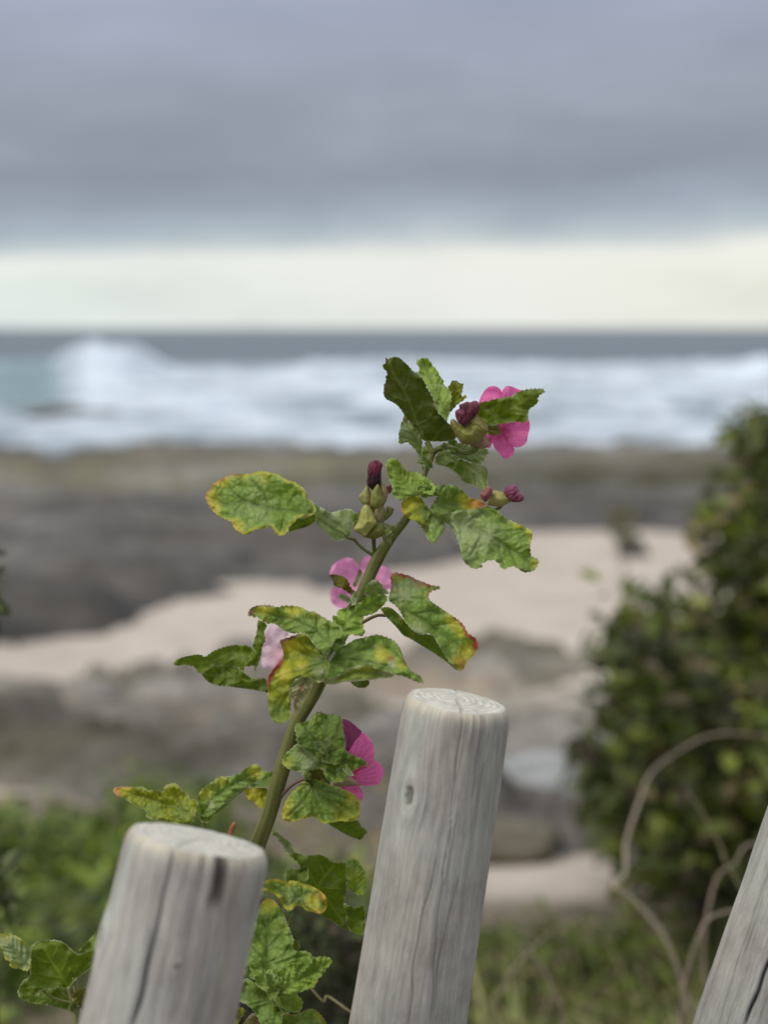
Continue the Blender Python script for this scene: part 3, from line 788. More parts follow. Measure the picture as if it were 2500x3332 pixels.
def post(label, top_px, low_px, d_top, d_low, r_top, r_low, cracks=(), knots=(), stains=(), seed=0.0, chips=.4):
    """round pole; top_px/low_px are points of its axis in the photo. cracks: [(points in photo px), width px, depth]"""
    A = P(*top_px, d_top); B = P(*low_px, d_low)
    ax = (B - A); ax /= np.linalg.norm(ax)
    dist = (A[2] - (GROUND0 - .12)) / -ax[2]
    L = dist; base = A + ax * L
    # frame: e2 points towards the camera side, e1 to the right of the view
    e2 = (CAM - A); e2 -= ax * (e2 @ ax); e2 /= np.linalg.norm(e2); e1 = np.cross(e2, -ax); 
    if e1[0] < 0: e1 = -e1
    Lref = np.linalg.norm(B - A)
    def to_tl(px, py):
        """photo point on the pole's face -> (t metres down the axis, angle)"""
        r_ = ray(px, py)
        best = None
        # intersect ray with a cylinder of local radius
        R = r_top
        for _ in range(3):
            D = r_ - ax * (r_ @ ax); O = (CAM - A) - ax * ((CAM - A) @ ax)
            a_, b_, c_ = D @ D, 2 * D @ O, O @ O - R * R
            disc = max(0, b_ * b_ - 4 * a_ * c_); s = (-b_ - math.sqrt(disc)) / (2 * a_)
            p = CAM + r_ * s; t = (p - A) @ ax; R = r_top + (r_low - r_top) * np.clip(t / Lref, 0, 2)
        w = p - A - ax * t
        return t, math.atan2(w @ e1, w @ e2)
    nth = 300; ts = np.concatenate([np.linspace(0, Lref * 1.12, 300), np.linspace(Lref * 1.15, L, 24)])
    th = np.linspace(-np.pi, np.pi, nth, endpoint=False)
    TT, TH = np.meshgrid(ts, th, indexing='ij')
    R = r_top + (r_low - r_top) * np.clip(TT / Lref, 0, 1.6)
    lob = .02 * np.sin(2 * TH + seed) + .012 * np.sin(3 * TH + seed * 2) + .006 * np.sin(5 * TH + TT * 3 + seed)
    R = R * (1 + lob)
    GU = TH.copy(); pig = np.ones(TT.shape + (3,))
    for (kx, ky, kr, kd, ring) in knots:
        kt, ka = to_tl(kx, ky); rr = kr * d_top / F_PX
        du = (TH - ka) * r_top; dt = TT - kt
        g_ = np.exp(-(dt / (rr * 3.2)) ** 2) * np.exp(-(np.abs(du) / (rr * 3.0)) ** 1.5)
        GU -= np.tanh(du / (rr * .8)) * g_ * rr * 1.1 / r_top
        dd = np.sqrt((du / (rr * .55)) ** 2 + (dt / (rr * 1.25)) ** 2)
        wob = np.array([mn.noise(Vector((a * 300, b_ * 300, seed))) for a, b_ in zip(du.ravel()[np.ravel(dd < 4)], dt.ravel()[np.ravel(dd < 4)])])
        w_ = np.zeros(TT.shape); w_[dd < 4] = wob
        R += ring * .0016 * np.exp(-((dd - 1.6) / 1.1) ** 2)
        hole = 1 - sm(.55, 1.15, dd + .4 * w_)
        R -= hole * kd * .004
        pig *= (1 - hole[..., None] * np.array((.60, .60, .66)))
        halo = np.exp(-((dd - 1.9) / .8) ** 2) * ring
        pig *= 1 + .28 * halo[..., None]
    fine = np.array([mn.noise(Vector((a * 9 + seed, b_ * 14, seed))) for a, b_ in zip(GU[::3].ravel(), TT[::3].ravel())]).reshape(GU[::3].shape)
    fine = np.stack([np.interp(np.arange(TT.shape[0]), np.arange(0, TT.shape[0], 3), fine[:, j]) for j in range(nth)], 1)
    R += .0006 * fine
    R += .00022 * np.sin(GU * 31 + 9 * fine + seed) * (.6 + fine)
    for (pts, wpx, dep, dark) in cracks:
        q_ = np.array([to_tl(*p) for p in pts]); q_ = q_[np.argsort(q_[:, 0])]
        cu = np.interp(TT, q_[:, 0], q_[:, 1]) + .018 * np.sin(TT * 70 + seed) + .01 * np.sin(TT * 190)
        ww = wpx * d_top / F_PX * (1 + .3 * np.sin(TT * 45 + seed))
        fade = sm(q_[0, 0] - .004, q_[0, 0] + .004, TT) * sm(q_[-1, 0] + .01, q_[-1, 0] - .01, TT)
        g_ = np.exp(-np.abs((TH - cu) * r_top / (ww * .5)) ** 1.6) * fade
        R -= g_ * dep * .001
        pig *= 1 - (min(.95, dark * 1.15) * np.clip(g_ * 1.3, 0, 1))[..., None] * np.array((1, .99, .97))
    for (pts, wpx, key, st) in stains:
        q_ = np.array([to_tl(*p) for p in pts]); q_ = q_[np.argsort(q_[:, 0])]
        cu = np.interp(TT, q_[:, 0], q_[:, 1]); ww = wpx * d_top / F_PX
        fade = sm(q_[0, 0] - .004, q_[0, 0] + .003, TT) * sm(q_[-1, 0] + .006, q_[-1, 0] - .004, TT)
        g_ = np.exp(-np.abs((TH - cu) * r_top / ww) ** 3) * fade * np.clip((.8 + .5 * fine) * st, 0, 1)
        pig = pig * (1 - g_[..., None]) + np.array(key) * g_[..., None]
    # soft warm band where the sawn rim is rubbed
    rim = np.exp(-(TT / .006) ** 2)[..., None]
    pig = pig * (1 - rim) + rim * np.array((1.35, 1.28, 1.14)) * pig
    # rounded, uneven rim
    rimn = np.array([mn.noise(Vector((math.cos(a) * 2.5, math.sin(a) * 2.5, seed))) for a in th])
    drop = .0035 * (1 + chips * rimn)[None]
    R = R - drop * np.exp(-TT / .0032)
    T2 = TT + 0
    V = A + T2[..., None] * ax + R[..., None] * (np.sin(TH)[..., None] * e1 + np.cos(TH)[..., None] * e2)
    n, m = TT.shape; i = np.arange(n - 1)[:, None] * m; j = np.arange(m)[None]; j2 = (j + 1) % m
    F = np.stack([i + j, i + j2, i + m + j2, i + m + j], -1).reshape(-1, 4)
    grain = np.stack([GU * r_top + seed, TT, np.zeros_like(TT)], -1)
    e = thing('fence_post', label, 'post', base, 'weathered round fence posts')
    o = mesh_obj('shaft', V.reshape(-1, 3), F, M_WOOD, e, cols=pig.reshape(-1, 3), vecs=grain.reshape(-1, 3))
    # sawn top: concentric fan with a shallow split
    nr = 60; rs = np.linspace(1, 0, nr + 1)[:-1] ** .9
    R0 = R[0]
    rr = rs[:, None] * R0[None]; AN = np.repeat(th[None], nr, 0)
    hgt = .0012 * (1 - rs[:, None] ** 2.5) + .0005 * np.array([[mn.noise(Vector((math.cos(a) * r_ * 5, math.sin(a) * r_ * 5, seed))) for a in th] for r_ in rs]) * (1 - rs[:, None] ** 8)
    pg_ = np.ones(rr.shape + (3,)); px_, py_ = rr * np.sin(AN), rr * np.cos(AN)
    if cracks:
        t0, a0 = to_tl(*cracks[0][0][0]); dirx, diry = math.sin(a0), math.cos(a0)
        al = px_ * dirx + py_ * diry; ac = px_ * diry - py_ * dirx + .0007 * np.sin(al * 160 + seed)
        g_ = np.exp(-(ac / .0011) ** 2) * sm(-.006, .008, al)
        hgt -= .0008 * g_; pg_ *= 1 - .32 * g_[..., None]
        for kk, (aa0, ln) in enumerate(((1.9, .35), (3.1, .55), (4.4, .3), (5.2, .45), (2.5, .2))):
            dx_, dy_ = math.sin(a0 + aa0), math.cos(a0 + aa0); al = px_ * dx_ + py_ * dy_; ac = px_ * dy_ - py_ * dx_ + .0005 * np.sin(al * 300 + kk)
            g2 = np.exp(-(ac / .0006) ** 2) * sm(r_top * (1 - ln), r_top * (1 - ln * .6), al); hgt -= .0005 * g2; pg_ *= 1 - .35 * g2[..., None]
    Vt = A + (-hgt[..., None]) * ax + px_[..., None] * e1 + py_[..., None] * e2
    Vt = Vt.reshape(-1, 3); ctr = A - ax * .0012
    i = np.arange(nr - 1)[:, None] * m
    F1 = np.stack([i + j, i + m + j, i + m + j2, i + j2], -1).reshape(-1, 4)
    k = (nr - 1) * m
    tri = [(int(k + a), int(len(Vt)), int(k + (a + 1) % m)) for a in range(m)]
    gr = np.vstack([np.stack([px_, py_, np.zeros_like(px_)], -1).reshape(-1, 3), [[0, 0, 0]]]) + np.array([[.004, .002, 0]])
    ot = mesh_obj('sawn_top', np.vstack([Vt, [ctr]]), [tuple(map(int, f)) for f in F1] + tri, M_END, e, cols=np.vstack([pg_.reshape(-1, 3), [[1, 1, 1]]]), vecs=gr)
    ot['label'] = 'pale sawn end grain with a shallow split'
    return e
K = (.30, .27, .27)
post('taller upright grey fence post with a dark knot and two long cracks', (1489, 2281), (1325, 3332), .875, .895, .0338, .0375,
     cracks=[([(1502, 2330), (1490, 2450), (1480, 2560), (1466, 2700), (1440, 2830), (1400, 3332)], 4, .6, .30),
             ([(1420, 2790), (1395, 2900), (1370, 3020), (1345, 3160), (1330, 3332)], 5, .7, .32),
             ([(1490, 2850), (1470, 2960), (1440, 3080), (1420, 3200), (1405, 3332)], 4, .6, .3),
             ([(1625, 2380), (1620, 2500), (1606, 2640)], 4, .6, .25), ([(1370, 2380), (1350, 2480)], 4, .5, .25), ([(1560, 2400), (1545, 2560), (1530, 2750)], 4, .5, .2)],
     knots=[(1337, 2588, 27, .35, .9)],
     stains=[([(1350, 2330), (1335, 2450), (1300, 2600)], 40, (.98, 1.12, 1.10), .6), ([(1290, 2650), (1270, 2750)], 30, (1.25, 1.25, 1.3), .6)], seed=1.3)
post('shorter upright grey fence post with a long crack and a black scar below its rim', (646, 2733), (512, 3332), .742, .736, .0378, .0388,
     cracks=[([(562, 2770), (550, 2850), (525, 2950), (495, 3050), (475, 3150), (455, 3250), (437, 3332)], 10, 2.0, .9),
             ([(726, 2796), (716, 2850), (706, 2905), (698, 2925)], 22, 2.2, .5), ([(661, 2795), (659, 2830)], 11, 1.0, .5),
             ([(690, 2950), (670, 3100), (640, 3332)], 6, .5, .2), ([(480, 2800), (440, 2960), (400, 3200)], 5, .5, .2)],
     knots=[(332, 3060, 34, .5, .8), (578, 3150, 9, .6, .2)],
     stains=[([(727, 2786), (716, 2850), (705, 2905), (692, 2940)], 25, (.05, .04, .05), 1.2), ([(663, 2790), (659, 2826)], 10, (.35, .30, .32), .8), ([(332, 3020), (322, 3070), (318, 3120)], 12, (.35, .33, .34), .9), ([(430, 2760), (400, 2860), (350, 3020)], 30, (1.2, 1.32, 1.28), .6), ([(640, 2860), (600, 3332)], 55, (.80, .75, .76), .8), ([(780, 2850), (720, 3332)], 40, (1.0, .92, .86), .7)], seed=4.1)
post('leaning grey fence post cut by the edge of the view with one black crack', (2700, 2560), (2448, 3332), .96, .985, .034, .0385,
     cracks=[([(2530, 3060), (2500, 3150), (2470, 3230), (2425, 3332)], 8, 2.5, .85), ([(2480, 2900), (2400, 3150), (2340, 3332)], 4, .5, .25)], seed=7.9)

# ------------------------------------------------------------------ mallow: the tall flowering stem
PL = thing('mallow_plant', 'tall flowering mallow stem with pink flowers leaning up between the two upright posts', 'plant', (P(690, 3332, .96)[0], P(690, 3332, .96)[1], GROUND0))
ST = [(1411, 1474), (1397, 1508), (1381, 1547), (1350, 1620), (1324, 1685), (1274, 1748), (1232, 1812), (1192, 1898), (1164, 1961), (1120, 2050), (1067, 2146), (1031, 2239), (1001, 2293), (963, 2359), (922, 2489), (881, 2634), (849, 2720), (800, 2850), (740, 3050), (690, 3332)]
ptube('S', ST, [0] * 17 + [0.3, .8, 1.2], [8, 9, 8, 11, 14, 17, 20, 19, 20, 21, 25, 22, 22, 22, 26, 23, 24, 28, 29, 30], 'stem', PL,
      ((.075, .085, .010), (.18, .19, .05)), down=True, res=20, ridges=6)
Z7, Z5, Z4, Z3, Z6, Z1, Z2, R1, R2, R3, R4 = 'Z7', 'Z5', 'Z4', 'Z3', 'Z6', 'Z1', 'Z2', 'R1', 'R2', 'R3', 'R4'
# top group
leaf(PL, dict(reg=Z7, off=-1.2, pal='dark', tilt=-.35, gx=.25, fold=.15, quilt=.5, serr=2.5, curl=.3,
     outline=[(130,120),(165,150),(200,145),(300,112),(380,125),(450,180),(520,245),(590,320),(640,385),(710,390),(740,440),(800,510),(860,600),(880,680),(940,750),(970,820),(1010,900),(1030,1000),(1070,1100),(1150,1160),(1210,1220),(1250,1290),(1330,1370),(1400,1480),(1430,1590),(1300,1620),(1200,1640),(1080,1640),(960,1640),(870,1650),(800,1600),(740,1500),(690,1420),(620,1350),(540,1250),(480,1170),(420,1070),(350,990),(260,930),(140,880),(95,780),(110,700),(105,610),(150,560),(140,470),(180,420),(130,350),(78,300),(100,250),(150,220),(135,160)],
     mid=[(900,1700),(700,1300),(600,1000),(470,720),(350,540),(250,350),(200,180)],
     veins=[[(660,1160),(760,1060),(800,930)],[(520,930),(350,850),(220,800)],[(470,720),(540,620),(560,480)],[(960,1640),(1150,1430),(1220,1330)],[(350,540),(230,480)],[(720,1330),(900,1250),(1000,1100)]],
     marks=[(180,700,130,'b',.35)]), label='large dark underside of a leaf at the tip of the stem')
ptube(Z7, [(880,1640),(930,1740),(985,1850)], -.9, 9, 'petiole', PL)
leaf(PL, dict(reg=Z7, off=.4, pal='bright', tilt=.7, gx=-.4, fold=.3, quilt=1.4, serr=3.5, cell=19,
     outline=[(700,160),(760,170),(830,130),(900,150),(950,210),(990,280),(1050,330),(1090,400),(1120,470),(1180,530),(1195,620),(1230,680),(1290,720),(1330,800),(1320,900),(1290,1000),(1300,1100),(1270,1200),(1240,1290),(1150,1180),(1080,1130),(1030,1010),(1000,880),(940,740),(870,650),(830,560),(760,480),(710,400),(740,370),(765,345),(700,240)],
     mid=[(1270,1200),(1150,950),(1000,620),(880,350),(800,150)]),
     dict(reg=Z7, off=.1, pal='bright', tilt=.3, gx=.3, quilt=1.5, cell=16, outline=[(870,640),(960,600),(1090,620),(1180,640),(1250,660),(1310,760),(1320,900),(1290,1050),(1290,1180),(1180,1100),(1090,1000),(1000,880),(930,740)], mid=[(1270,1150),(1150,850),(1000,650)]))
leaf(PL, dict(reg=Z7, off=.2, pal='lime', tilt=.0, gx=.2, fold=.2, serr=3,
     outline=[(1250,650),(1310,620),(1320,560),(1360,540),(1440,550),(1460,590),(1550,600),(1530,660),(1525,740),(1500,800),(1510,840),(1600,800),(1600,840),(1540,900),(1450,960),(1380,1030),(1330,1090),(1290,1120),(1280,1000),(1310,880),(1300,760)],
     mid=[(1300,1120),(1370,850),(1400,570)], edge=('b', 4, .6)))
leaf(PL, dict(reg=Z7, off=1.2, pal='pale', tilt=.3, gx=.4, fold=.3,
     outline=[(480,1180),(540,1230),(640,1330),(740,1430),(800,1530),(800,1600),(800,1700),(790,1790),(830,1880),(880,1900),(830,2000),(790,2180),(770,1990),(720,1850),(650,1760),(590,1700),(530,1640),(430,1690),(370,1670),(380,1560),(370,1490),(410,1400),(410,1320),(450,1260),(465,1180)],
     mid=[(800,2050),(760,1750),(620,1500),(500,1250)]),
     dict(reg=Z7, off=1.0, pal='under', tilt=-.2, serr=1.5, outline=[(780,1790),(830,1700),(880,1760),(940,1830),(900,1950),(850,2080),(800,2190),(775,2000)]))
# flower half hidden behind the leaf
def flower(parent, centre_px, off, petals, label, calyx=None, pal=((.88,.20,.50),(.55,.09,.30)), deep=(.45,.03,.14)):
    e_parts = []
    cx, cy = centre_px
    reg = petals[0][0]; x0, y0, sc = REG[reg]
    main = None
    for k, (rg, ol, o_, tl, gx, dark) in enumerate(petals):
        pp = patch(reg=rg, outline=ol, off=off + o_, pal='up', tilt=tl, gx=gx, fold=.15, quilt=0, ruffle=.8, serr=1.2, period=34, auto=False,
                   mid=[((cx - x0) / sc, (cy - y0) / sc), tuple(np.mean(ol, 0))], edge=None)
        v, f, c = pp
        ctr = P(cx, cy, .95 + off * .01); r_ = np.linalg.norm(v - ctr, axis=1); r_ = r_ / r_.max()
        # radial veins: fan stripes round the flower's centre
        w = v - ctr; an = np.arctan2(w[:, 2], w[:, 0]); st = .5 + .5 * np.sin(an * 44 + 2 * np.sin(r_ * 4))
        col = np.array(pal[0]) * (1 - .8 * dark) * (1 - st[:, None] * .26 * sm(1.0, .5, r_)[:, None]) * (.86 + .2 * r_[:, None])
        t = sm(.55, .1, r_)[:, None]; col = col * (1 - t * .7) + np.array(deep) * t * .7
        if main is None:
            main = mesh_obj('flower', v, f, M_PETAL, parent, cols=col); main['label'] = label
            if True:
                main.name = 'flower'
        else:
            mesh_obj('petal', v, f, M_PETAL, main, cols=col)
    return main
flower(PL, (1622, 1391), .5, [
    (R1, [(1120,700),(1080,640),(1000,560),(965,500),(980,470),(1000,420),(1040,380),(1080,365),(1120,380),(1145,405),(1150,460),(1140,560)], .3, .3, -.2, 0),
    (R1, [(1120,700),(1110,600),(1130,470),(1145,410),(1180,370),(1220,370),(1270,395),(1310,405),(1330,470),(1280,560),(1200,640)], .5, .3, .2, 0),
    (R1, [(1110,680),(1180,640),(1260,600),(1340,600),(1358,640),(1368,690),(1350,740),(1345,800),(1300,840),(1250,845),(1210,810),(1160,750)], 0, .1, -.3, 0),
    (R1, [(1060,770),(1090,730),(1130,720),(1180,750),(1210,800),(1250,850),(1235,900),(1185,938),(1150,920),(1130,890),(1090,850)], .2, -.1, .2, .1),
    (R1, [(975,760),(1000,740),(1050,740),(1090,760),(1075,800),(1060,850),(1030,850),(1000,800)], .4, 0, 0, .25)], 'open pink flower half hidden behind a green leaf at the tip of the stem')
leaf(PL, dict(reg=R1, off=-1.0, pal='under', tilt=-.1, gx=-.2, fold=.25, quilt=.7, serr=3.2,
     outline=[(975,495),(1040,490),(1090,470),(1150,460),(1230,450),(1250,420),(1320,400),(1370,390),(1430,392),(1465,388),(1487,415),(1440,440),(1425,465),(1433,490),(1400,525),(1360,545),(1350,590),(1355,630),(1320,655),(1270,645),(1200,650),(1130,665),(1060,680),(1010,665),(975,630),(945,600),(970,560)],
     mid=[(1000,655),(1150,590),(1300,500),(1450,410)]),
     dict(reg=R1, off=-.6, pal='olive', tilt=-.2, serr=.5, auto=False, quilt=.3, outline=[(1020,670),(1110,665),(1140,700),(1148,740),(1080,752),(1040,750)]))
# wilted dark bud in its calyx beside the flower
def bud(parent, label, corolla, sepals, name='bud'):
    v, f, c = join([body(**k) for k in corolla]); o = mesh_obj(name, v, f, M_PETAL, parent, cols=c); o['label'] = label
    for k in sepals:
        v, f, c = body(**k); mesh_obj('sepal', v, f, M_BODY, o, cols=c)
    return o
bud(PL, 'wilted dark purple bud in a yellow-green calyx at the tip of the stem',
    [dict(reg=R1, outline=[(790,600),(790,560),(825,545),(815,515),(850,505),(880,490),(905,500),(930,483),(960,490),(978,515),(975,550),(960,590),(920,610),(900,640),(860,685),(825,660),(805,640)], off=-1.6, thick=22, rip=3.2, rdir=(1,-.4), rper=11, c0=(.27,.06,.10), c1=(.05,.008,.02))],
    [dict(reg=R1, outline=[(765,640),(790,630),(830,665),(860,680),(900,640),(945,600),(975,625),(1005,655),(1035,710),(1010,745),(975,770),(960,800),(900,812),(840,800),(800,740),(770,690)], off=-1.2, thick=30, c0=(.26,.25,.055), c1=(.20,.20,.04)),
     dict(reg=R1, outline=[(900,640),(945,600),(985,632),(1030,710),(1000,725),(960,700),(920,690)], off=-1.5, thick=14, c0=(.28,.27,.07), c1=(.22,.23,.05)),
     dict(reg=R1, outline=[(975,760),(1010,745),(1040,790),(1050,830),(1000,850),(930,840),(900,812),(950,800)], off=-.4, thick=14, c0=(.40,.24,.20), c1=(.30,.22,.12))])
ptube(Z5, [(325,365),(380,325),(480,298),(580,308),(660,345),(760,370),(860,330),(880,300)], [0,-.3,-.6,-.7,-.7,-.6,-.5,-.4], [9,8.5,7.5,7,7,7,7,7], 'petiole', PL, ((.07,.085,.015),(.13,.15,.03)))
leaf(PL, dict(reg=Z5, off=.8, pal='pale', tilt=-.2, gx=.1, fold=.3, quilt=1.6, cell=15,
     outline=[(470,270),(520,205),(600,200),(640,250),(700,240),(760,270),(850,260),(930,300),(1020,320),(1010,360),(1040,350),(1020,400),(990,440),(940,520),(880,510),(830,500),(760,470),(700,450),(640,450),(560,480),(450,540),(430,540),(340,510),(340,440),(400,350),(440,310)],
     mid=[(360,430),(560,380),(760,380),(980,380)], marks=[(760,420,160,'g',.8),(380,450,90,'g',.7)], edge=('w',4,.7)))
leaf(PL, dict(reg=Z5, off=.3, pal='under', tilt=-.1, gx=-.3, fold=-.3, quilt=-1.5, serr=3,
     outline=[(440,540),(500,500),(640,450),(700,460),(800,505),(900,510),(1000,540),(1027,620),(1020,720),(1015,830),(990,862),(920,830),(850,800),(790,780),(700,740),(660,670),(600,620),(520,560)],
     mid=[(560,480),(720,520),(870,640),(1000,850)], veins=[[(700,480),(720,600),(710,700)],[(800,520),(780,640),(830,760)],[(880,540),(860,640),(880,760)],[(940,540),(930,650),(990,820)],[(640,470),(570,590)]],
     marks=[(850,620,260,'w',.35)], edge=('w',4,.6)))
# closed pinkish bud to the right of the stem
ptube(Z5, [(900,1080),(1000,1090),(1120,1095),(1200,1060)], .8, 5, 'petiole', PL)
bud(PL, 'folded pinkish-purple bud pointing away from the stem above the largest leaf',
    [dict(reg=Z5, outline=[(1225,860),(1260,800),(1300,790),(1340,765),(1400,800),(1430,860),(1440,880),(1480,915),(1488,965),(1440,1000),(1370,1005),(1300,990),(1250,930)], off=0, thick=26, rip=3, rdir=(.5,1), rper=15, c0=(.42,.14,.24), c1=(.17,.025,.07))],
    [dict(reg=Z5, outline=[(1050,880),(1110,858),(1200,880),(1260,900),(1330,960),(1290,1000),(1240,1025),(1190,1055),(1100,1045),(1020,1030),(1035,980),(1060,930)], off=.2, thick=24, c0=(.42,.39,.13), c1=(.34,.31,.09)),
     dict(reg=Z5, outline=[(920,890),(945,880),(975,840),(1010,815),(1050,808),(1078,860),(1060,920),(1000,990),(965,985),(935,935)], off=-.4, thick=14, c0=(.30,.10,.10), c1=(.20,.05,.06))])
# middle group: big crinkled leaves round the upper stem
leaf(PL, dict(reg=Z4, off=-1.6, pal='bright', tilt=.35, gx=.2, fold=.35, quilt=1.7, serr=3.5, cell=17,
     outline=[(740,320),(790,250),(870,220),(950,240),(1000,300),(1060,370),(1100,440),(1160,470),(1300,470),(1360,500),(1400,540),(1500,580),(1560,640),(1600,680),(1659,740),(1640,800),(1600,900),(1540,880),(1450,850),(1400,880),(1330,880),(1240,890),(1160,930),(1090,990),(1000,980),(900,920),(860,860),(890,800),(850,690),(810,600),(780,500),(760,410)],
     mid=[(1300,930),(1230,840),(1030,560),(880,330)], marks=[(1000,850,140,'g',.5)]))
leaf(PL,
     dict(reg=R1, off=-2.0, pal='lime', tilt=.2, gx=-.2, quilt=.8, outline=[(370,1270),(410,1230),(450,1210),(510,1215),(530,1240),(560,1290),(580,1310),(600,1340),(560,1420),(520,1450),(480,1410),(440,1400),(400,1360),(375,1345)],
          marks=[(430,1270,90,'y',.95),(560,1370,80,'g',.9)], edge=[('o',6,.7,400,1290,80)], mid=[(590,1340),(500,1300),(420,1270)]),
     dict(reg=R1, off=-1.4, pal='up', tilt=.1, gx=0, quilt=1.2, cell=17, outline=[(490,1150),(560,1130),(620,1150),(680,1135),(760,1130),(810,1145),(850,1180),(870,1210),(920,1240),(980,1245),(1020,1270),(1030,1290),(1000,1320),(900,1335),(800,1345),(720,1360),(650,1370),(610,1330),(590,1310),(640,1240),(660,1215),(600,1220),(540,1240),(500,1190)],
          marks=[(730,1160,110,'g',.2),(880,1270,90,'y',.85),(990,1285,55,'r',.7),(930,1275,60,'o',.8),(720,1300,90,'g',.9)], mid=[(600,1320),(760,1260),(900,1290),(1010,1290)]),
     dict(reg=R1, off=-2.2, pal='up', tilt=.55, gx=.1, fold=.25, quilt=1.3, ruffle=1.2, serr=3.5, cell=25,
          outline=[(560,1310),(600,1320),(650,1350),(720,1360),(800,1330),(900,1320),(960,1320),(1030,1295),(1090,1310),(1130,1345),(1160,1380),(1220,1410),(1290,1440),(1340,1465),(1380,1490),(1385,1540),(1365,1590),(1370,1660),(1375,1685),(1420,1700),(1435,1720),(1420,1770),(1390,1800),(1320,1812),(1290,1790),(1240,1760),(1210,1765),(1160,1790),(1140,1770),(1110,1720),(1060,1710),(1010,1730),(990,1740),(1000,1770),(930,1785),(890,1760),(850,1720),(830,1650),(820,1590),(790,1510),(740,1440),(700,1420),(720,1460),(700,1500),(660,1540),(640,1580),(610,1585),(580,1560),(550,1500),(520,1450),(530,1380)],
          mid=[(560,1350),(700,1400),(850,1450),(1050,1520),(1250,1650),(1390,1750)],
          veins=[[(850,1450),(920,1390),(1010,1340)],[(1050,1520),(1150,1490),(1330,1475)],[(1000,1500),(950,1600),(900,1690)],[(1130,1570),(1130,1650),(1160,1750)],[(1250,1650),(1300,1620),(1360,1600)],[(700,1400),(650,1470),(620,1540)],[(1200,1610),(1230,1690),(1250,1750)]],
          marks=[(800,1400,300,'w',.28),(950,1550,260,'w',.22),(1410,1740,60,'y',.95),(1360,1500,50,'y',.8),(1270,1440,60,'y',.5),(540,1450,60,'b',.4)], edge=[('y',7,.6,1300,1480,140),('w',3,.5)]),
     label='large ruffled green leaf with a yellow rim hanging to one side of the upper stem')
leaf(PL, dict(reg=R2, off=-.5, pal='up', tilt=.55, gx=-.25, fold=.3, quilt=1.3, serr=3.0, cell=26,
     outline=[(395,390),(410,360),(440,340),(450,300),(500,270),(560,240),(620,222),(740,218),(800,200),(850,197),(900,210),(950,215),(1000,250),(1040,270),(1090,280),(1130,310),(1160,350),(1190,400),(1220,440),(1260,485),(1245,520),(1200,545),(1170,560),(1110,550),(1090,590),(1040,625),(1035,670),(980,700),(940,680),(905,610),(860,645),(810,640),(760,660),(730,690),(680,680),(620,640),(605,590),(560,570),(510,550),(460,510),(420,460)],
     mid=[(1230,520),(1020,500),(900,490),(700,430),(560,460),(420,400)],
     veins=[[(900,490),(850,370),(750,260)],[(700,430),(600,350),(560,290)],[(1020,500),(1060,420),(1100,370)],[(890,510),(840,570),(790,600)],[(700,430),(640,490),(600,560)],[(1020,500),(1000,580),(980,650)]],
     marks=[(420,400,110,'y',.95),(530,270,90,'y',.9),(480,480,70,'y',.8),(640,620,75,'y',.9),(850,215,110,'y',.5),(700,225,60,'y',.5),(980,680,50,'y',.45),(800,480,170,'w',.2)],
     edge=[('r',6.5,.95,430,330,200),('r',5,.8,620,230,150),('o',6,.9,640,640,80),('y',7,.5)]),
     dict(reg=R2, off=.1, pal='under', tilt=-.4, auto=False, quilt=.4, serr=.5, outline=[(1040,670),(1050,620),(1110,560),(1180,560),(1250,520),(1257,580),(1200,620),(1120,645)]),
     dict(reg=R2, off=-.2, pal='pale', tilt=.3, gx=.5, fold=-.5, quilt=.8, serr=2.5,
          outline=[(1130,310),(1160,330),(1190,390),(1230,440),(1300,480),(1370,520),(1430,500),(1490,485),(1540,495),(1560,530),(1540,580),(1530,680),(1500,720),(1400,740),(1380,715),(1340,680),(1270,620),(1250,580),(1250,520),(1170,490)],
          mid=[(1520,690),(1420,600),(1280,510),(1150,350)], veins=[[(1520,690),(1400,560),(1300,500)],[(1480,690),(1380,640),(1270,560)]], marks=[(1500,520,70,'g',.7)], edge=('w',5,.8)),
     label='long rounded leaf with a yellow and red tip reaching out from the stem')
ptube(Z4, [(20,1600),(80,1660),(180,1690),(260,1780),(380,1880),(520,1960),(600,2000)], [-.2,-.2,-.1,0,0,0,0], [5,5,5,5,5.5,6,7], 'petiole', PL, ((.06,.075,.012),(.13,.14,.03)))
ptube(Z4, [(530,1660),(535,1780),(545,1900),(590,1990)], [-.4,-.3,-.1,0], [7.5,6.5,6.5,8], 'petiole', PL, ((.06,.075,.012),(.13,.14,.03)))
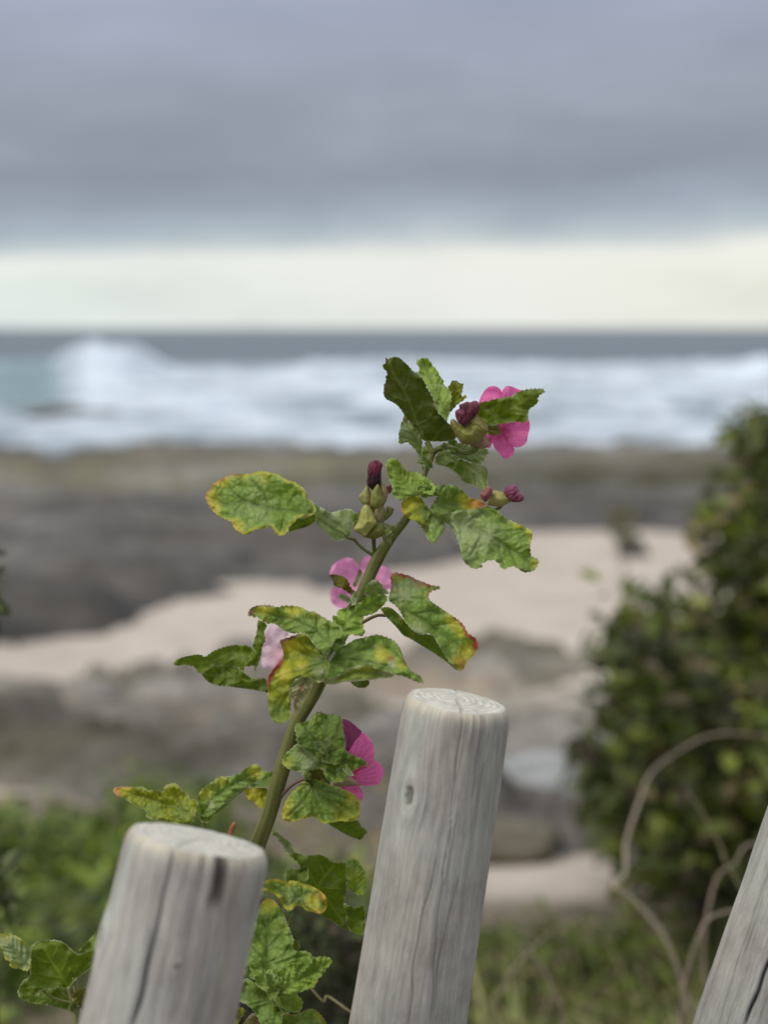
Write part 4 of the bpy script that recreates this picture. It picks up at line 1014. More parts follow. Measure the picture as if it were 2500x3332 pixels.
bud(PL, 'upright wilted bud, crimson above and almost black below, in an open calyx',
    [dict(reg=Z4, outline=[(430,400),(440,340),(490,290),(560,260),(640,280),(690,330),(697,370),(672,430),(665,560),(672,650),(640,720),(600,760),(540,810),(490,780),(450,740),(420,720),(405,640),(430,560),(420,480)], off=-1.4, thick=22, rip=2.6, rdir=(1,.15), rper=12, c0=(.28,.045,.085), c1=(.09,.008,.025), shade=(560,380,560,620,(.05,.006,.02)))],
    [dict(reg=Z4, outline=[(410,735),(340,830),(278,910),(290,970),(360,1070),(430,1115),(490,1140),(500,1000),(480,880),(445,780)], off=-1.3, thick=14, c0=(.32,.34,.09), c1=(.26,.20,.08)),
     dict(reg=Z4, outline=[(612,695),(540,790),(490,900),(480,1060),(570,1125),(650,1090),(700,1000),(670,880)], off=-1.9, thick=16, c0=(.22,.25,.045), c1=(.15,.17,.03)),
     dict(reg=Z4, outline=[(672,660),(740,740),(785,820),(780,900),(750,990),(700,1080),(640,1060),(650,900),(635,780)], off=-1.3, thick=14, c0=(.36,.30,.15), c1=(.29,.24,.10)),
     dict(reg=Z4, outline=[(760,730),(860,700),(868,780),(835,850),(800,860),(775,800)], off=-.8, thick=9, c0=(.36,.11,.15), c1=(.26,.07,.09)),
     dict(reg=Z4, outline=[(330,1140),(370,1085),(440,1105),(500,1200),(520,1280),(585,1385),(480,1490),(370,1635),(325,1580),(200,1510),(195,1470),(270,1360),(300,1200)], off=-1.9, thick=22, c0=(.42,.41,.12), c1=(.30,.31,.07)),
     dict(reg=Z4, outline=[(585,1385),(650,1420),(710,1500),(700,1610),(560,1670),(470,1660),(375,1630),(480,1490)], off=-1.5, thick=22, c0=(.19,.21,.04), c1=(.12,.14,.022)),
     dict(reg=Z4, outline=[(550,1170),(640,1110),(710,1100),(740,1180),(700,1300),(620,1380),(570,1330)], off=-1.4, thick=12, c0=(.34,.28,.13), c1=(.22,.22,.07)),
     dict(reg=Z4, outline=[(760,1100),(895,1130),(870,1220),(800,1300),(730,1350),(720,1270),(760,1190)], off=-1.2, thick=10, c0=(.22,.24,.06), c1=(.11,.14,.025)),
     dict(reg=Z4, outline=[(650,1420),(760,1400),(840,1440),(900,1450),(860,1560),(840,1640),(840,1780),(740,1740),(700,1650),(690,1520)], off=-1.0, thick=14, c0=(.25,.29,.10), c1=(.15,.18,.05))])
leaf(PL, dict(reg=Z4, off=-.9, pal='bright', tilt=.2, quilt=1, serr=2, outline=[(180,1220),(260,1190),(340,1180),(320,1300),(240,1380),(170,1440),(130,1380)]), name='leaf')
# pale pink flower behind the stem, out of focus
flower(PL, (1163, 1900), 13, [
    (R3, [(390,400),(300,390),(200,330),(170,275),(190,220),(240,175),(300,148),(360,165),(395,215),(420,300)], .3, .2, .1, 0),
    (R3, [(390,400),(400,300),(405,230),(430,160),(465,135),(500,150),(520,220),(480,320)], .5, .2, 0, 0),
    (R3, [(390,400),(270,380),(185,385),(170,440),(190,505),(240,540),(330,550),(380,480)], .1, -.1, 0, .1),
    (R3, [(390,400),(470,300),(530,235),(590,210),(650,255),(665,330),(640,400),(560,410),(450,430)], .4, .1, -.1, 0),
    (R3, [(390,400),(480,420),(520,440),(500,520),(420,540),(370,480)], .2, -.2, -.1, .1)], 'pale pink flower showing on both sides of the stem behind it', pal=((.86,.36,.62),(.6,.2,.45)), deep=(.8,.3,.55))
leaf(PL, dict(reg=R3, off=1.6, pal='olive', tilt=.2, gx=.2, outline=[(165,285),(210,280),(290,300),(320,340),(330,380),(365,410),(350,450),(300,410),(260,385),(205,375),(200,330)], mid=[(350,430),(280,340),(180,290)], edge=('b',5,.7), marks=[(260,330,90,'y',.35)]),
     dict(reg=R3, off=1.9, pal='pale', tilt=.2, auto=False, outline=[(225,445),(280,430),(330,460),(340,500),(320,505),(270,480)]),
     dict(reg=R3, off=1.4, pal='cream', tilt=.1, auto=False, serr=.5, outline=[(398,230),(430,265),(410,330),(375,380),(345,372),(380,300)], marks=[(400,245,60,'r',.6)]), name='bract')
# node at mid height: bright crinkled tuft
leaf(PL, dict(reg=R3, off=-2.2, pal='bright', tilt=.4, gx=.1, quilt=1.7, ruffle=1.6, serr=4, cell=15,
     outline=[(190,600),(230,605),(230,560),(300,540),(380,510),(430,490),(450,450),(520,430),(600,430),(625,470),(600,510),(560,550),(510,590),(440,600),(420,650),(440,700),(445,750),(400,760),(330,740),(290,790),(270,850),(200,900),(150,870),(100,850),(120,760),(180,700),(200,640)],
     mid=[(180,820),(300,650),(430,540),(600,450)]),
     dict(reg=R3, off=-1.6, pal='pale', tilt=-.2, gx=.3, quilt=1.2, serr=3, outline=[(450,370),(490,335),(520,320),(560,340),(600,400),(640,420),(610,440),(540,435),(480,460),(440,440)], marks=[(480,410,60,'g',.9)]))
leaf(PL, dict(reg=R3, off=-.2, pal='under', tilt=-.5, gx=.2, quilt=.5, serr=1,
     outline=[(560,540),(640,530),(720,600),(790,690),(900,740),(980,750),(1040,830),(1110,920),(1185,1030),(1140,1015),(1080,960),(980,890),(880,830),(800,780),(740,755),(690,690),(640,640),(590,590)],
     mid=[(560,545),(740,680),(900,800),(1150,1010)]),
     dict(reg=R3, off=-.9, pal='up', tilt=.5, gx=-.15, fold=.2, quilt=1.2, serr=3, cell=26, curl=.5,
          outline=[(635,275),(680,265),(740,280),(800,295),(850,325),(900,340),(950,365),(1030,375),(1025,395),(960,410),(935,440),(940,480),(1000,520),(1060,560),(1120,600),(1180,640),(1215,680),(1235,730),(1270,755),(1310,780),(1325,830),(1315,880),(1280,920),(1240,960),(1220,1010),(1180,1035),(1140,1000),(1100,960),(1060,900),(1010,820),(970,750),(930,735),(880,755),(820,720),(780,680),(750,640),(720,570),(690,530),(620,480),(640,420),(650,350)],
          mid=[(600,500),(760,560),(920,650),(1080,760),(1230,880)],
          veins=[[(640,490),(740,460),(900,470)],[(700,520),(700,400),(680,300)],[(740,500),(800,400),(800,310)],[(820,590),(960,560),(1040,580)],[(960,680),(1100,660),(1190,680)]],
          marks=[(740,400,170,'w',.35),(700,290,80,'y',.6),(870,345,60,'r',.4),(1120,650,90,'y',.85),(1190,730,70,'y',.9),(1230,860,90,'y',.9),(1300,830,55,'r',.9),(1190,970,80,'o',.8),(1180,1020,40,'y',.8),(1210,1000,30,'r',.6),(850,720,90,'w',.6)],
          edge=[('r',6,.85,800,310,200),('r',7,.95,1230,740,180),('w',4,.6)]),
     label='drooping leaf with a crimson rim and burnt tip above the taller upright post')
ptube(R3, [(380,690),(450,640),(540,600),(610,600),(640,590)], -.4, [6,5.5,5,5,5], 'petiole', PL, ((.09,.05,.03),(.14,.13,.04)))
leaf(PL, dict(reg=Z3, off=-3.2, pal='up', tilt=.6, gx=-.1, fold=.25, quilt=1.4, serr=3.2, cell=22,
     outline=[(12,120),(40,80),(100,55),(200,48),(250,60),(280,75),(340,55),(430,58),(500,70),(540,90),(560,110),(620,108),(660,140),(700,160),(750,190),(800,220),(850,230),(880,300),(860,340),(800,360),(790,400),(760,440),(760,490),(720,495),(670,470),(640,440),(610,400),(590,370),(570,350),(540,310),(480,300),(430,310),(380,295),(330,285),(290,235),(240,215),(200,225),(160,205),(110,165),(60,160),(20,145)],
     mid=[(770,400),(600,260),(400,170),(60,110)],
     marks=[(40,110,60,'p',.95),(150,85,100,'y',.85),(230,90,70,'y',.6),(400,90,110,'y',.85),(490,85,60,'y',.5),(620,130,60,'y',.5),(180,190,60,'y',.5),(700,210,80,'y',.3)], edge=[('p',5,.8,150,60,90),('w',3.5,.6)]),
     dict(reg=Z3, off=-3.6, pal='pale', tilt=.1, gx=.2, quilt=1.6, cell=13, serr=3.5, outline=[(600,400),(660,375),(740,385),(790,370),(780,420),(760,490),(720,500),(670,475),(630,440)]),
     label='leaf with a purple tip and yellow back lying above the brightest red-edged leaf')
leaf(PL, dict(reg=R2, off=-.4, pal='under', tilt=-.15, gx=-.1, fold=.2, quilt=.5, serr=2.5,
     outline=[(150,1690),(170,1650),(230,1630),(330,1610),(370,1615),(395,1635),(450,1590),(520,1560),(600,1540),(700,1535),(760,1560),(800,1600),(820,1650),(790,1700),(730,1700),(690,1712),(700,1760),(650,1800),(560,1850),(430,1800),(400,1770),(370,1760),(330,1750),(320,1710),(250,1690),(180,1700)],
     mid=[(800,1640),(600,1600),(400,1680),(170,1680)], marks=[(500,1600,250,'g',.3)]),
     dict(reg=R2, off=-1.0, pal='under', tilt=.15, gx=.2, fold=.2, quilt=.9, serr=3, period=12,
          outline=[(365,1760),(400,1720),(480,1700),(560,1690),(620,1700),(680,1720),(700,1760),(760,1790),(800,1800),(870,1790),(885,1870),(860,1900),(800,1890),(600,1860),(470,1850),(410,1820)],
          mid=[(860,1870),(650,1790),(400,1770)], edge=('w',4,.7)),
     dict(reg=R2, off=.2, pal='under', tilt=.1, quilt=.5, serr=2, outline=[(800,1340),(850,1360),(880,1390),(850,1440),(870,1500),(835,1550),(830,1620),(800,1700),(780,1760),(765,1640),(760,1540),(790,1460),(800,1400)]),
     label='folded green leaf pointing to the far side of the pale petal')
ptube(R2, [(800,1860),(860,1885),(930,1925),(1010,1960)], [-.6,-.3,0,0], 5, 'petiole', PL)
flower(PL, (925, 2140), 10, [
    (R2, [(1010,1600),(980,1500),(1060,1450),(960,1385),(895,1385),(860,1440),(835,1580),(830,1700),(880,1735),(950,1710),(1000,1650)], 0, .3, 0, 0)],
    'single pale petal blurred behind the red-edged leaf', pal=((.86,.66,.74),(.8,.6,.7)), deep=(.85,.45,.50))
leaf(PL, dict(reg=Z3, off=-4.0, pal='lime', tilt=.25, gx=-.35, fold=.2, quilt=.8, serr=2.2, cell=30,
     outline=[(303,380),(320,360),(380,345),(430,325),(500,300),(560,330),(600,390),(640,440),(700,490),(745,560),(760,600),(740,680),(700,740),(640,755),(580,700),(500,695),(440,720),(400,790),(385,870),(410,900),(400,980),(410,1060),(370,1100),(310,1125),(250,1110),(220,1060),(200,980),(200,880),(190,780),(185,740),(210,680),(260,610),(300,560),(335,530),(340,480),(320,420)],
     mid=[(745,560),(600,530),(460,460),(330,380)], veins=[[(745,560),(560,620),(400,660),(230,740)],[(745,560),(600,640),(450,720)],[(300,1080),(310,980),(370,860)],[(600,530),(500,400),(480,330)],[(745,560),(720,640),(690,740)]],
     marks=[(650,600,150,'g',1.0),(370,400,70,'o',.95),(420,430,110,'y',.7),(330,650,130,'y',.9),(220,700,45,'r',.9),(290,600,45,'r',.6),(500,590,80,'y',.6),(280,1000,190,'g',.85),(680,700,90,'w',.4)],
     edge=[('r',9,.97,250,640,150),('p',7,.95,380,345,90),('w',3,.4)]),
     dict(reg=Z3, off=-4.4, pal='cream', tilt=.1, gx=.4, quilt=2.2, cell=11, serr=3, period=11, ruffle=1.5,
          outline=[(385,870),(395,800),(440,720),(510,695),(570,700),(610,740),(600,790),(550,850),(510,930),(470,1010),(440,1010),(425,930),(410,900)],
          marks=[(500,800,50,'r',.45),(440,920,60,'b',.6),(470,850,60,'b',.3)]),
     label='yellow leaf with a bright red edge folded over the middle of the stem')
leaf(PL, dict(reg=Z3, off=-3.6, pal='up', tilt=.45, gx=.15, fold=.2, quilt=.9, serr=2.6, cell=24,
     outline=[(745,560),(800,500),(860,430),(920,400),(980,360),(1040,350),(1120,330),(1190,315),(1260,340),(1330,365),(1380,420),(1410,490),(1430,550),(1460,600),(1480,640),(1560,680),(1590,710),(1608,760),(1550,750),(1480,715),(1400,685),(1340,680),(1300,660),(1200,640),(1130,610),(1040,610),(950,640),(860,680),(780,710),(720,720),(700,690),(720,620)],
     mid=[(745,560),(900,490),(1100,440),(1300,440)], veins=[[(745,560),(900,540),(1100,560),(1280,600)],[(745,560),(850,580),(900,620)],[(1100,440),(1180,380)],[(1000,460),(1060,380)],[(1300,440),(1400,540)]],
     marks=[(900,520,150,'g',.6),(1230,500,100,'y',.85),(1310,550,55,'o',.6),(1310,540,35,'b',.8),(1400,590,80,'y',.7),(1320,590,60,'w',.6),(1560,720,80,'g',.9),(1000,560,120,'g',.5)], edge=[('b',3,.4),('w',2.5,.3)]),
     dict(reg=Z3, off=-4.0, pal='lime', tilt=-.15, gx=.05, fold=0, quilt=.9, serr=3, period=13, cell=18, ruffle=.7, auto=False,
          outline=[(690,745),(780,690),(860,655),(950,615),(1040,588),(1130,588),(1200,618),(1290,645),(1338,680),(1330,700),(1200,718),(1050,732),(950,745),(880,740),(800,770),(730,765)],
          mid=[(720,750),(1000,660),(1320,690)], marks=[(1000,720,200,'g',.6),(780,730,90,'w',.6),(1200,700,100,'g',.6),(1270,650,80,'w',.5)], edge=('w',7,.85)),
     dict(reg=Z3, off=.5, pal='dark', tilt=-.2, quilt=.3, serr=2, outline=[(930,725),(1115,715),(1112,770),(1080,797),(1020,800),(960,770)]),
     label='broad leaf with a curled pale rim stretching above the taller upright post')
ptube(Z3, [(745,560),(770,520),(800,470)], -3.8, [5,5,6], 'petiole', PL, ((.25,.28,.2),(.35,.38,.28)))
def tuft(parent, px, py, n, rad, off, seed, pals=('bright', 'up', 'pale'), spread=1.0):
    """young crinkled leaflets crowding a node"""
    r = np.random.default_rng(seed)
    for k in range(n):
        an = r.uniform(-math.pi, math.pi); cx, cy = px + math.cos(an) * rad * .8 * spread, py + math.sin(an) * rad * .6 * spread
        L, Wd = rad * r.uniform(.7, 1.3), rad * r.uniform(.45, .75); pts = []
        for j in range(14):
            t = j / 14 * 2 * math.pi; rr = 1 + .22 * math.cos(5 * t + k) + r.uniform(-.1, .1)
            x, y = math.cos(t) * L * rr, math.sin(t) * Wd * rr
            pts.append((cx + x * math.cos(an) - y * math.sin(an), cy + x * math.sin(an) + y * math.cos(an)))
        leaf(parent, dict(reg='S', outline=pts, mid=[(px, py), (cx, cy), (cx + math.cos(an) * L * .8, cy + math.sin(an) * L * .8)], off=off + r.uniform(-.5, .5),
             pal=str(r.choice(pals)), tilt=r.uniform(-.4, .8), gx=r.uniform(-.6, .6), fold=.4, quilt=1.8, ruffle=1.0, serr=2.2, period=9, cell=11, edge=('w', 3, .6)), name='leaf')
tuft(PL, 1388, 1500, 3, 17, -.6, 3, ('pale', 'up'))
tuft(PL, 1268, 1730, 4, 19, -1.6, 4, ('bright', 'pale', 'up'))
tuft(PL, 1182, 1700, 3, 17, -.9, 12, ('lime', 'up'))
tuft(PL, 1245, 1690, 4, 18, -.8, 14, ('lime', 'up', 'pale'))
tuft(PL, 1215, 1650, 2, 16, -.8, 15, ('lime', 'up'))
tuft(PL, 1470, 1460, 4, 20, -.4, 16, ('pale', 'up', 'under'))
tuft(PL, 1440, 1330, 3, 18, -.2, 17, ('bright', 'lime'))
tuft(PL, 1150, 1960, 3, 20, -2.0, 5)
tuft(PL, 1085, 2085, 4, 24, -3.4, 6)
tuft(PL, 1060, 2110, 3, 18, -3.7, 7, ('pale', 'up'))
tuft(PL, 1050, 2440, 4, 24, -2.9, 8, ('up', 'pale'))
tuft(PL, 1120, 2500, 3, 20, -2.8, 9, ('up', 'pale'))
tuft(PL, 1010, 2515, 3, 18, -1.0, 10, ('under', 'up'))
tuft(PL, 600, 2640, 3, 20, -4.0, 11, ('up', 'pale'))
# lower group beside the open flower
leaf(PL, dict(reg=R4, off=-1.8, pal='up', tilt=.35, gx=.05, fold=.1, quilt=1.8, ruffle=1.3, serr=3.5, cell=21,
     outline=[(950,360),(960,320),(1010,310),(1050,300),(1070,265),(1120,235),(1160,260),(1230,250),(1275,290),(1280,370),(1300,440),(1290,500),(1340,530),(1320,560),(1240,600),(1180,590),(1140,560),(1080,520),(1000,480),(960,440),(965,400)],
     mid=[(1140,520),(1160,400),(1170,260)], veins=[[(1140,520),(1080,420),(1010,330)],[(1140,520),(1230,400),(1260,310)],[(1160,400),(1120,330)],[(1140,520),(1220,500),(1280,470)]], marks=[(1000,370,70,'g',.3)], edge=('w',3,.4)),
     dict(reg=R4, off=-2.4, pal='up', tilt=.6, gx=0, fold=.2, quilt=1.7, ruffle=1.5, serr=3.5, cell=17,
     outline=[(862,580),(880,530),(930,490),(960,455),(1000,470),(1060,490),(1120,520),(1160,450),(1200,500),(1260,500),(1340,530),(1400,555),(1440,580),(1455,615),(1420,600),(1380,620),(1350,640),(1320,680),(1270,720),(1230,710),(1210,720),(1160,690),(1140,620),(1080,630),(1000,650),(940,640),(880,610)],
     mid=[(1130,600),(1250,560),(1430,595)], veins=[[(1130,600),(1050,540),(960,470)],[(1130,600),(1000,600),(890,570)],[(1130,600),(1160,520)],[(1130,600),(1220,660),(1230,710)]],
     marks=[(900,590,60,'y',.6),(1040,560,110,'w',.4),(1280,690,60,'y',.4),(1330,650,45,'b',.5)], edge=('w',3,.5)),
     label='crinkled lobed leaf in front of the open pink flower beside the stem')
leaf(PL, dict(reg=R4, off=-.8, pal='dark', tilt=-.3, outline=[(1030,640),(1100,610),(1170,640),(1200,740),(1120,760),(1040,730),(1010,690)], marks=[(1100,690,60,'b',.3)]),)
leaf(PL, dict(reg=R4, off=-1.6, pal='up', tilt=.5, gx=.0, fold=.1, quilt=1.5, serr=3.2, cell=22,
     outline=[(1000,720),(1060,690),(1120,700),(1180,730),(1240,745),(1300,770),(1360,800),(1390,840),(1395,920),(1380,970),(1320,985),(1260,975),(1200,990),(1150,1000),(1090,950),(1040,950),(980,970),(920,985),(865,970),(870,900),(890,850),(920,800),(960,760)],
     mid=[(1070,750),(1160,830),(1300,950)], veins=[[(1070,750),(1010,850),(900,950)],[(1070,750),(1110,860),(1150,980)],[(1070,750),(1220,790),(1380,860)],[(1160,830),(1260,860),(1360,930)]],
     marks=[(900,870,70,'y',.8),(890,950,60,'y',.6),(1340,830,80,'y',.8),(1300,940,120,'y',.35),(1000,880,90,'g',.4)], edge=[('o',4,.8,1390,830,80),('y',5,.6),('o',3,.5,870,960,100)]),
     dict(reg=R4, off=.2, pal='under', tilt=-.3, quilt=.5, serr=1.5, outline=[(1100,950),(1160,990),(1250,975),(1380,965),(1400,1010),(1450,1050),(1420,1080),(1405,1108),(1350,1095),(1280,1060),(1180,1000)], mid=[(1150,980),(1300,1040),(1400,1090)]),
     label='leaf with yellow edges directly below the open pink flower')
ptube(R4, [(830,860),(870,800),(930,740),(1000,700),(1060,690)], [0,-.3,-.6,-.8,-1.0], [8,6,5,5,5], 'petiole', PL, ((.13,.05,.05),(.2,.14,.09)))
flower(PL, (1115, 2545), .6, [
    (R4, [(1240,640),(1250,420),(1265,300),(1285,288),(1330,305),(1380,350),(1415,378),(1350,450),(1290,560)], 0, -.3, .2, .85),
    (R4, [(1240,660),(1280,520),(1345,425),(1408,372),(1460,420),(1490,480),(1492,560),(1440,620),(1340,660)], .3, .2, 0, 0),
    (R4, [(1240,680),(1340,630),(1440,590),(1490,562),(1530,590),(1557,640),(1545,700),(1500,740),(1430,742),(1360,735),(1300,720)], 0, .2, -.2, .05),
    (R4, [(1230,690),(1250,740),(1320,735),(1390,742),(1415,790),(1408,848),(1360,820),(1290,800)], .3, -.1, .1, .1)],
    'open pink flower with one dark folded petal beside the taller upright post')
v, f, c = body(R4, [(1215,735),(1230,690),(1290,670),(1340,690),(1390,735),(1330,740),(1260,745)], .1, 10, (.5,.38,.26), (.38,.3,.16)); mesh_obj('calyx', v, f, M_BODY, PL, cols=c)
leaf(PL, dict(reg=Z6, off=-4.6, pal='lime', tilt=.5, gx=-.1, fold=.2, quilt=1.7, serr=3.2, cell=21,
     outline=[(28,410),(40,395),(80,385),(140,390),(210,385),(240,410),(290,405),(335,420),(340,385),(370,370),(410,365),(440,395),(480,430),(495,470),(520,460),(535,480),(530,530),(515,610),(450,620),(370,600),(290,585),(230,575),(235,530),(180,510),(110,465),(50,440)],
     mid=[(500,560),(380,500),(200,440),(50,410)], veins=[[(450,540),(420,460),(390,380)],[(380,500),(330,450),(290,415)],[(280,470),(230,420)],[(200,440),(150,405)],[(380,500),(300,530)]],
     marks=[(50,405,45,'o',.8),(120,400,60,'y',.6),(270,540,90,'g',.7),(450,560,90,'g',.7),(400,400,70,'y',.35)], edge=[('r',4,.7,80,395,60),('w',3,.6)]),
     label='pale veined leaf with an orange tip resting above the shorter upright post')
leaf(PL, dict(reg=Z6, off=-2.6, pal='up', tilt=.55, gx=.1, fold=.3, quilt=1.5, serr=3, cell=20,
     outline=[(535,470),(545,430),(570,395),(640,350),(670,325),(730,325),(780,310),(830,280),(860,255),(900,250),(930,290),(960,300),(930,340),(880,370),(840,380),(780,430),(700,490),(640,540),(600,570),(560,560),(540,540),(533,500)],
     mid=[(560,560),(640,450),(760,370),(900,290)], marks=[(580,430,70,'y',.5),(680,350,60,'y',.5),(880,280,60,'y',.7),(900,300,60,'y',.4),(620,500,50,'w',.5)], edge=('w',3,.5)),
     dict(reg=Z6, off=-2.1, pal='under', tilt=-.3, gx=.1, quilt=.4, serr=1, outline=[(545,555),(600,565),(660,520),(720,470),(790,415),(850,375),(840,400),(760,450),(700,510),(630,570),(592,615),(560,600)]),
     label='curled leaf between the shorter post and the stem')
leaf(PL, dict(reg=Z6, off=1.6, pal='up', tilt=.3, outline=[(900,300),(940,290),(1010,305),(1000,350),(970,392),(880,395),(840,385),(870,350)], mid=[(990,320),(870,380)]),
     dict(reg=Z6, off=1.4, pal='lime', tilt=.2, serr=3.5, outline=[(820,430),(830,395),(960,390),(960,440),(935,525),(905,512),(880,480),(840,460)], mid=[(960,395),(840,440)], marks=[(870,430,90,'y',.85)], edge=('o',3,.4)))
ptube(Z6, [(575,600),(582,640),(600,690),(640,760)], [-2.2,-2.2,-2.2,-2], 6, 'petiole', PL)
v, f, c = body(Z6, [(722,670),(730,640),(742,615),(766,596),(770,625),(757,655),(750,690)], -3, 6, (.42,.16,.08), (.28,.10,.05)); mesh_obj('bract', v, f, M_BODY, PL, cols=c)['label'] = 'small dry orange-brown bract'

# ------------------------------------------------------------------ low shoot between the posts
b1 = P(950, 3332, .97); PB = thing('mallow_plant', 'low leafy mallow shoot filling the gap between the two upright posts', 'plant', (b1[0], b1[1], GROUND0))
ptube(Z1, [(600,900),(640,1000),(600,1200),(560,1500),(480,1850),(430,2100),(420,2300)], [0,1,1.5,1,0,0,0], [5,6,7,8,10,12,13], 'stem', PB, ((.1,.12,.03),(.22,.22,.08)), down=True)
leaf(PB, dict(reg=Z1, off=1.0, pal='pale', tilt=.4, gx=.3, quilt=1.4, cell=16, outline=[(385,100),(405,75),(430,68),(500,110),(560,160),(620,200),(650,250),(680,320),(740,340),(640,335),(560,300),(560,260),(510,200),(470,140),(430,125)], mid=[(640,320),(540,190),(400,90)], marks=[(660,270,40,'y',.7)]))
leaf(PB, dict(reg=Z1, off=.6, pal='under', tilt=-.25, gx=.1, fold=.15, quilt=.5, serr=2.2,
     outline=[(590,330),(680,320),(800,345),(870,350),(960,340),(1040,380),(1110,440),(1240,425),(1250,500),(1240,600),(1250,700),(1250,800),(1215,870),(1240,920),(1240,980),(1270,1080),(1290,1190),(1240,1180),(1140,1120),(1060,1060),(960,1010),(850,960),(780,930),(700,800),(720,600),(740,470),(680,400)],
     mid=[(930,710),(1010,580),(1110,460)], veins=[[(930,710),(1060,715),(1200,720)],[(930,710),(860,600),(820,450)],[(930,710),(1050,850),(1200,1080)],[(930,710),(830,800)],[(1010,580),(960,450)]], marks=[(860,370,120,'g',.5)]),
     dict(reg=Z1, off=.2, pal='under', tilt=-.1, quilt=.5, serr=2.5, outline=[(1205,870),(1280,905),(1340,920),(1460,905),(1460,1230),(1370,1230),(1290,1190),(1240,1100),(1245,980)], mid=[(1240,1050),(1330,1060),(1440,1000)], edge=('w',3.5,.7)),
     label='large dark green leaf underside behind the red-edged low leaf')
leaf(PB, dict(reg=Z1, off=1.0, pal='bright', tilt=.4, gx=.3, quilt=1.3, outline=[(1240,425),(1290,390),(1370,395),(1400,460),(1460,520),(1470,640),(1460,780),(1350,790),(1290,730),(1250,700)], mid=[(1330,770),(1340,420)], marks=[(1330,600,150,'y',.25)]))
leaf(PB, dict(reg=Z1, off=-.6, pal='under', tilt=.2, gx=-.2, quilt=.7, outline=[(560,590),(568,530),(600,495),(640,485),(690,490),(725,510),(760,480),(795,460),(825,500),(832,640),(700,660),(570,640)], mid=[(720,650),(700,500)], marks=[(690,560,150,'g',.5)], edge=('w',4,.7)))
leaf(PB, dict(reg=Z1, off=-1.4, pal='up', tilt=.5, gx=0, fold=.2, quilt=1.1, serr=5, period=9, cell=22,
     outline=[(200,680),(310,640),(400,615),(480,612),(560,628),(640,628),(740,640),(820,660),(880,700),(950,740),(1010,790),(1035,860),(1020,950),(970,1000),(900,980),(800,960),(760,910),(680,900),(660,950),(590,960),(540,900),(500,820),(440,770),(380,740),(200,740)],
     mid=[(600,930),(700,820),(850,760),(1000,900)], veins=[[(600,930),(560,780),(420,680)],[(700,820),(640,700)],[(760,800),(760,690)],[(850,760),(930,840)]],
     marks=[(880,840,120,'y',.85),(620,640,80,'y',.7),(780,670,80,'y',.6),(930,930,70,'y',.8),(680,850,120,'w',.3),(980,780,70,'r',.7)],
     edge=[('r',7,.95,990,850,170),('r',4,.7,430,610,130),('y',7,.7)]),
     label='red and yellow edged leaf emerging from behind the shorter upright post')
leaf(PB, dict(reg=Z1, off=-2.2, pal='up', tilt=.4, gx=-.2, fold=.25, quilt=1.2, serr=4, period=14, cell=27,
     outline=[(350,830),(430,830),(480,880),(530,950),(570,1040),(600,1120),(640,1220),(670,1290),(640,1370),(680,1410),(780,1400),(850,1430),(890,1480),(850,1560),(700,1700),(500,1760),(350,1760),(150,1700),(60,1600),(110,1380),(200,1170),(250,1010),(290,900)],
     mid=[(380,1680),(370,1300),(390,1000),(390,850)], veins=[[(370,1380),(500,1250),(560,1150)],[(370,1380),(270,1250),(230,1200)],[(380,1180),(320,1080)],[(385,1120),(470,1020)],[(370,1540),(560,1450),(640,1300)],[(370,1540),(250,1400),(180,1350)],[(480,1550),(700,1470),(830,1450)]],
     marks=[(390,870,130,'y',.9),(580,1130,90,'y',.25)], edge=[('o',4,.7,390,840,150),('w',3,.4)]),
     dict(reg=Z1, off=-1.2, pal='lime', tilt=.2, outline=[(640,1290),(700,1275),(745,1340),(720,1400),(660,1415)]),
     label='broad upright leaf with a yellow tip between the two upright posts')
leaf(PB, dict(reg=Z1, off=-1.6, pal='up', tilt=.45, gx=-.1, quilt=1.5, serr=3, cell=20, outline=[(-60,1850),(60,1800),(130,1690),(250,1770),(400,1860),(500,1950),(540,2060),(540,2300),(330,2300),(250,2100),(150,2000),(60,1960),(-60,1980)], mid=[(450,1980),(250,1880),(80,1850)], marks=[(110,1990,80,'w',.4)]))
leaf(PB, dict(reg=Z1, off=-3.4, pal='bright', tilt=.6, gx=.1, fold=.3, quilt=1.9, serr=3.4, cell=17,
     outline=[(470,1900),(420,1760),(480,1650),(560,1600),(650,1545),(720,1560),(800,1520),(870,1480),(980,1460),(1060,1475),(1100,1520),(1050,1580),(980,1670),(930,1730),(900,1800),(820,1830),(740,1860),(700,1890),(560,1920)],
     mid=[(480,1880),(650,1770),(850,1640),(1080,1520)], edge=('b',3,.3)),
     dict(reg=Z1, off=-3.0, pal='bright', tilt=.2, gx=0, fold=.2, quilt=1.8, cell=18, outline=[(470,1880),(560,1880),(700,1880),(760,1950),(770,1990),(730,2090),(640,2085),(560,2055),(500,2000),(440,1950)], mid=[(480,1890),(600,1980),(700,2050)]),
     label='bright green pointed leaf with dark veins low between the posts')
leaf(PB, dict(reg=Z1, off=-4.0, pal='bright', tilt=.3, gx=0, fold=.2, quilt=1.8, serr=3.5, cell=15,
     outline=[(170,1560),(230,1530),(280,1580),(330,1600),(360,1650),(380,1610),(425,1610),(440,1680),(480,1650),(500,1750),(520,1830),(470,1920),(400,1880),(300,1820),(240,1780),(240,1700),(190,1620)], mid=[(450,1860),(320,1700),(200,1570)], edge=('w',4,.6)))
leaf(PB, dict(reg=Z1, off=-1.0, pal='up', tilt=.3, quilt=1.4, cell=20, outline=[(520,2100),(700,2110),(800,2050),(880,2040),(960,2100),(1010,2170),(1030,2212),(1040,2330),(520,2330)], mid=[(540,2250),(780,2150),(980,2160)], marks=[(930,2130,90,'y',.5),(640,2180,120,'g',.7)], edge=('o',3,.5)))
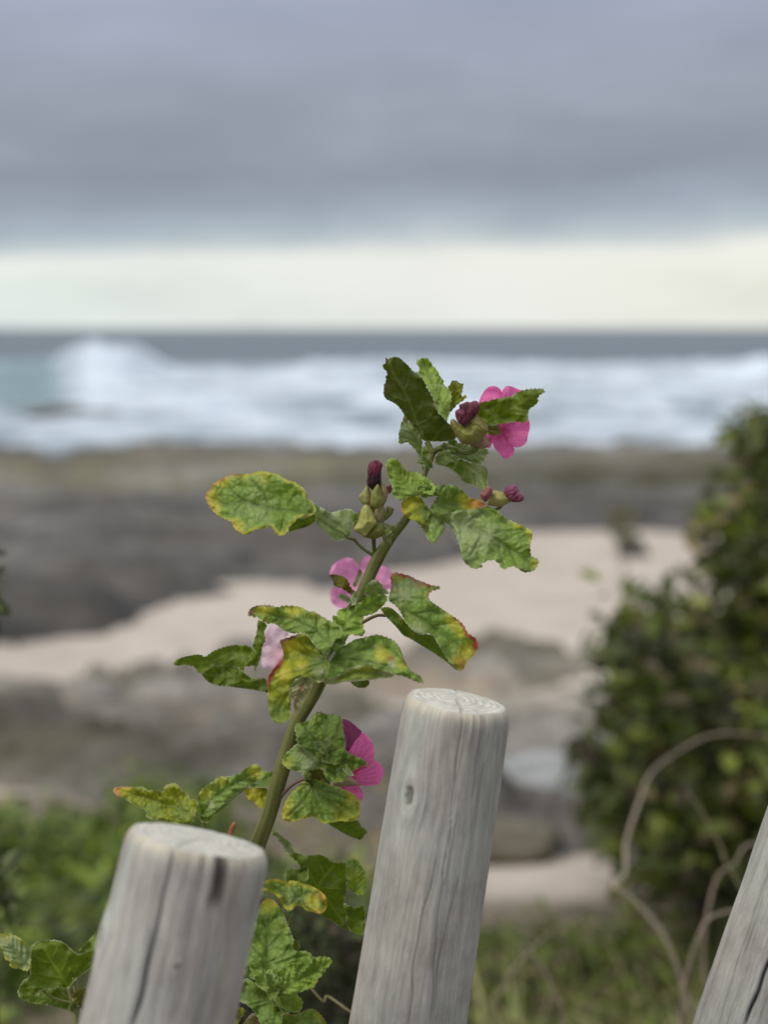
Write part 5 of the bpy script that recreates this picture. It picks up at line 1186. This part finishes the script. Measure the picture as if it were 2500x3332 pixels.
leaf(PB, dict(reg=Z1, off=.3, pal='lime', tilt=.2, outline=[(-40,2050),(60,2015),(140,2060),(100,2120),(60,2180),(30,2330),(-60,2330)], marks=[(40,2030,70,'y',.8)]),
     dict(reg=Z1, off=-.6, pal='cream', tilt=.1, quilt=1.4, outline=[(100,2212),(150,2150),(200,2090),(280,2090),(330,2150),(360,2330),(60,2330)], marks=[(250,2170,110,'b',.75)]), label='half-dried yellow and brown leaf at the bottom between the posts')

tuft(PB, 890, 3210, 5, 26, -4.2, 21, ('bright', 'up'))
tuft(PB, 930, 3290, 3, 22, -2.0, 22, ('up', 'under'))
tuft(PB, 940, 2960, 2, 14, -.3, 23, ('up',))
# ------------------------------------------------------------------ shoot beyond the shorter post
b2 = P(250, 3332, .96); PC = thing('mallow_plant', 'small mallow shoot with a dark backlit leaf standing to one side of the shorter post', 'plant', (b2[0], b2[1], GROUND0))
ptube(Z2, [(925,1085),(950,1180),(990,1320),(1025,1450),(1035,1600)], [0,.1,.3,.5,.6], [6,7,8.5,9,9.5], 'stem', PC, ((.14,.17,.04),(.27,.28,.11)), down=True)
leaf(PC, dict(reg=Z2, off=0, pal='under', tilt=-.2, gx=-.15, fold=.12, quilt=.35, serr=2.5,
     outline=[(415,560),(440,510),(520,465),(620,450),(700,445),(800,460),(870,490),(940,560),(1010,620),(1080,650),(1240,590),(1330,600),(1330,760),(1130,900),(1000,1010),(930,1105),(880,1115),(800,1095),(650,1100),(520,1150),(420,1220),(340,1280),(250,1220),(230,1150),(270,1060),(310,1000),(400,940),(410,850),(405,700)],
     mid=[(925,1085),(830,950),(700,750),(590,570)], veins=[[(930,1080),(1080,900),(1220,750)],[(910,1100),(600,1080),(300,1110)],[(820,960),(680,950),(520,900)],[(830,870),(900,740),(900,680)],[(700,750),(580,740),(500,690)],[(720,660),(770,560)],[(880,980),(950,840)]],
     edge=('w',3.5,.8)), label='dark green leaf underside with pale branching veins beside the shorter post')
leaf(PC, dict(reg=Z2, off=-.6, pal='pale', tilt=.5, gx=.1, fold=.3, quilt=1.6, cell=24,
     outline=[(0,365),(70,355),(150,370),(240,410),(320,460),(370,510),(410,560),(410,700),(400,820),(370,870),(310,860),(250,830),(180,840),(120,800),(140,740),(60,720),(50,660),(20,560),(-60,480),(-80,400)],
     mid=[(370,800),(240,660),(100,480),(-40,390)], marks=[(80,390,120,'y',.4),(300,450,80,'y',.5),(80,700,50,'y',.7),(190,800,70,'y',.7)], edge=('y',4,.5)), label='pale puckered leaf entering at the edge of the view')
ptube(Z2, [(370,850),(420,980),(700,1220),(980,1300)], [.3,1.0,1.2,.4], 4, 'petiole', PC)
leaf(PC, dict(reg=Z2, off=.8, pal='under', tilt=.3, quilt=.5, outline=[(1050,600),(1110,530),(1250,400),(1320,290),(1340,600),(1240,620),(1100,640)], marks=[(1200,540,120,'g',.5)]))
leaf(PC, dict(reg=Z2, off=1.8, pal='under', tilt=.1, quilt=.4, serr=1, outline=[(300,1230),(430,1130),(650,1100),(880,1100),(960,1250),(960,1420),(850,1380),(620,1330),(400,1300)], marks=[(480,1150,80,'w',.4)]))
leaf(PC, dict(reg=Z2, off=-.3, pal='olive', tilt=.2, outline=[(940,1240),(1000,1140),(1100,1120),(1180,1050),(1190,1300),(1120,1430),(1050,1330)]))
tuft(PC, 245, 3270, 4, 18, .2, 31, ('up', 'pale', 'under'))
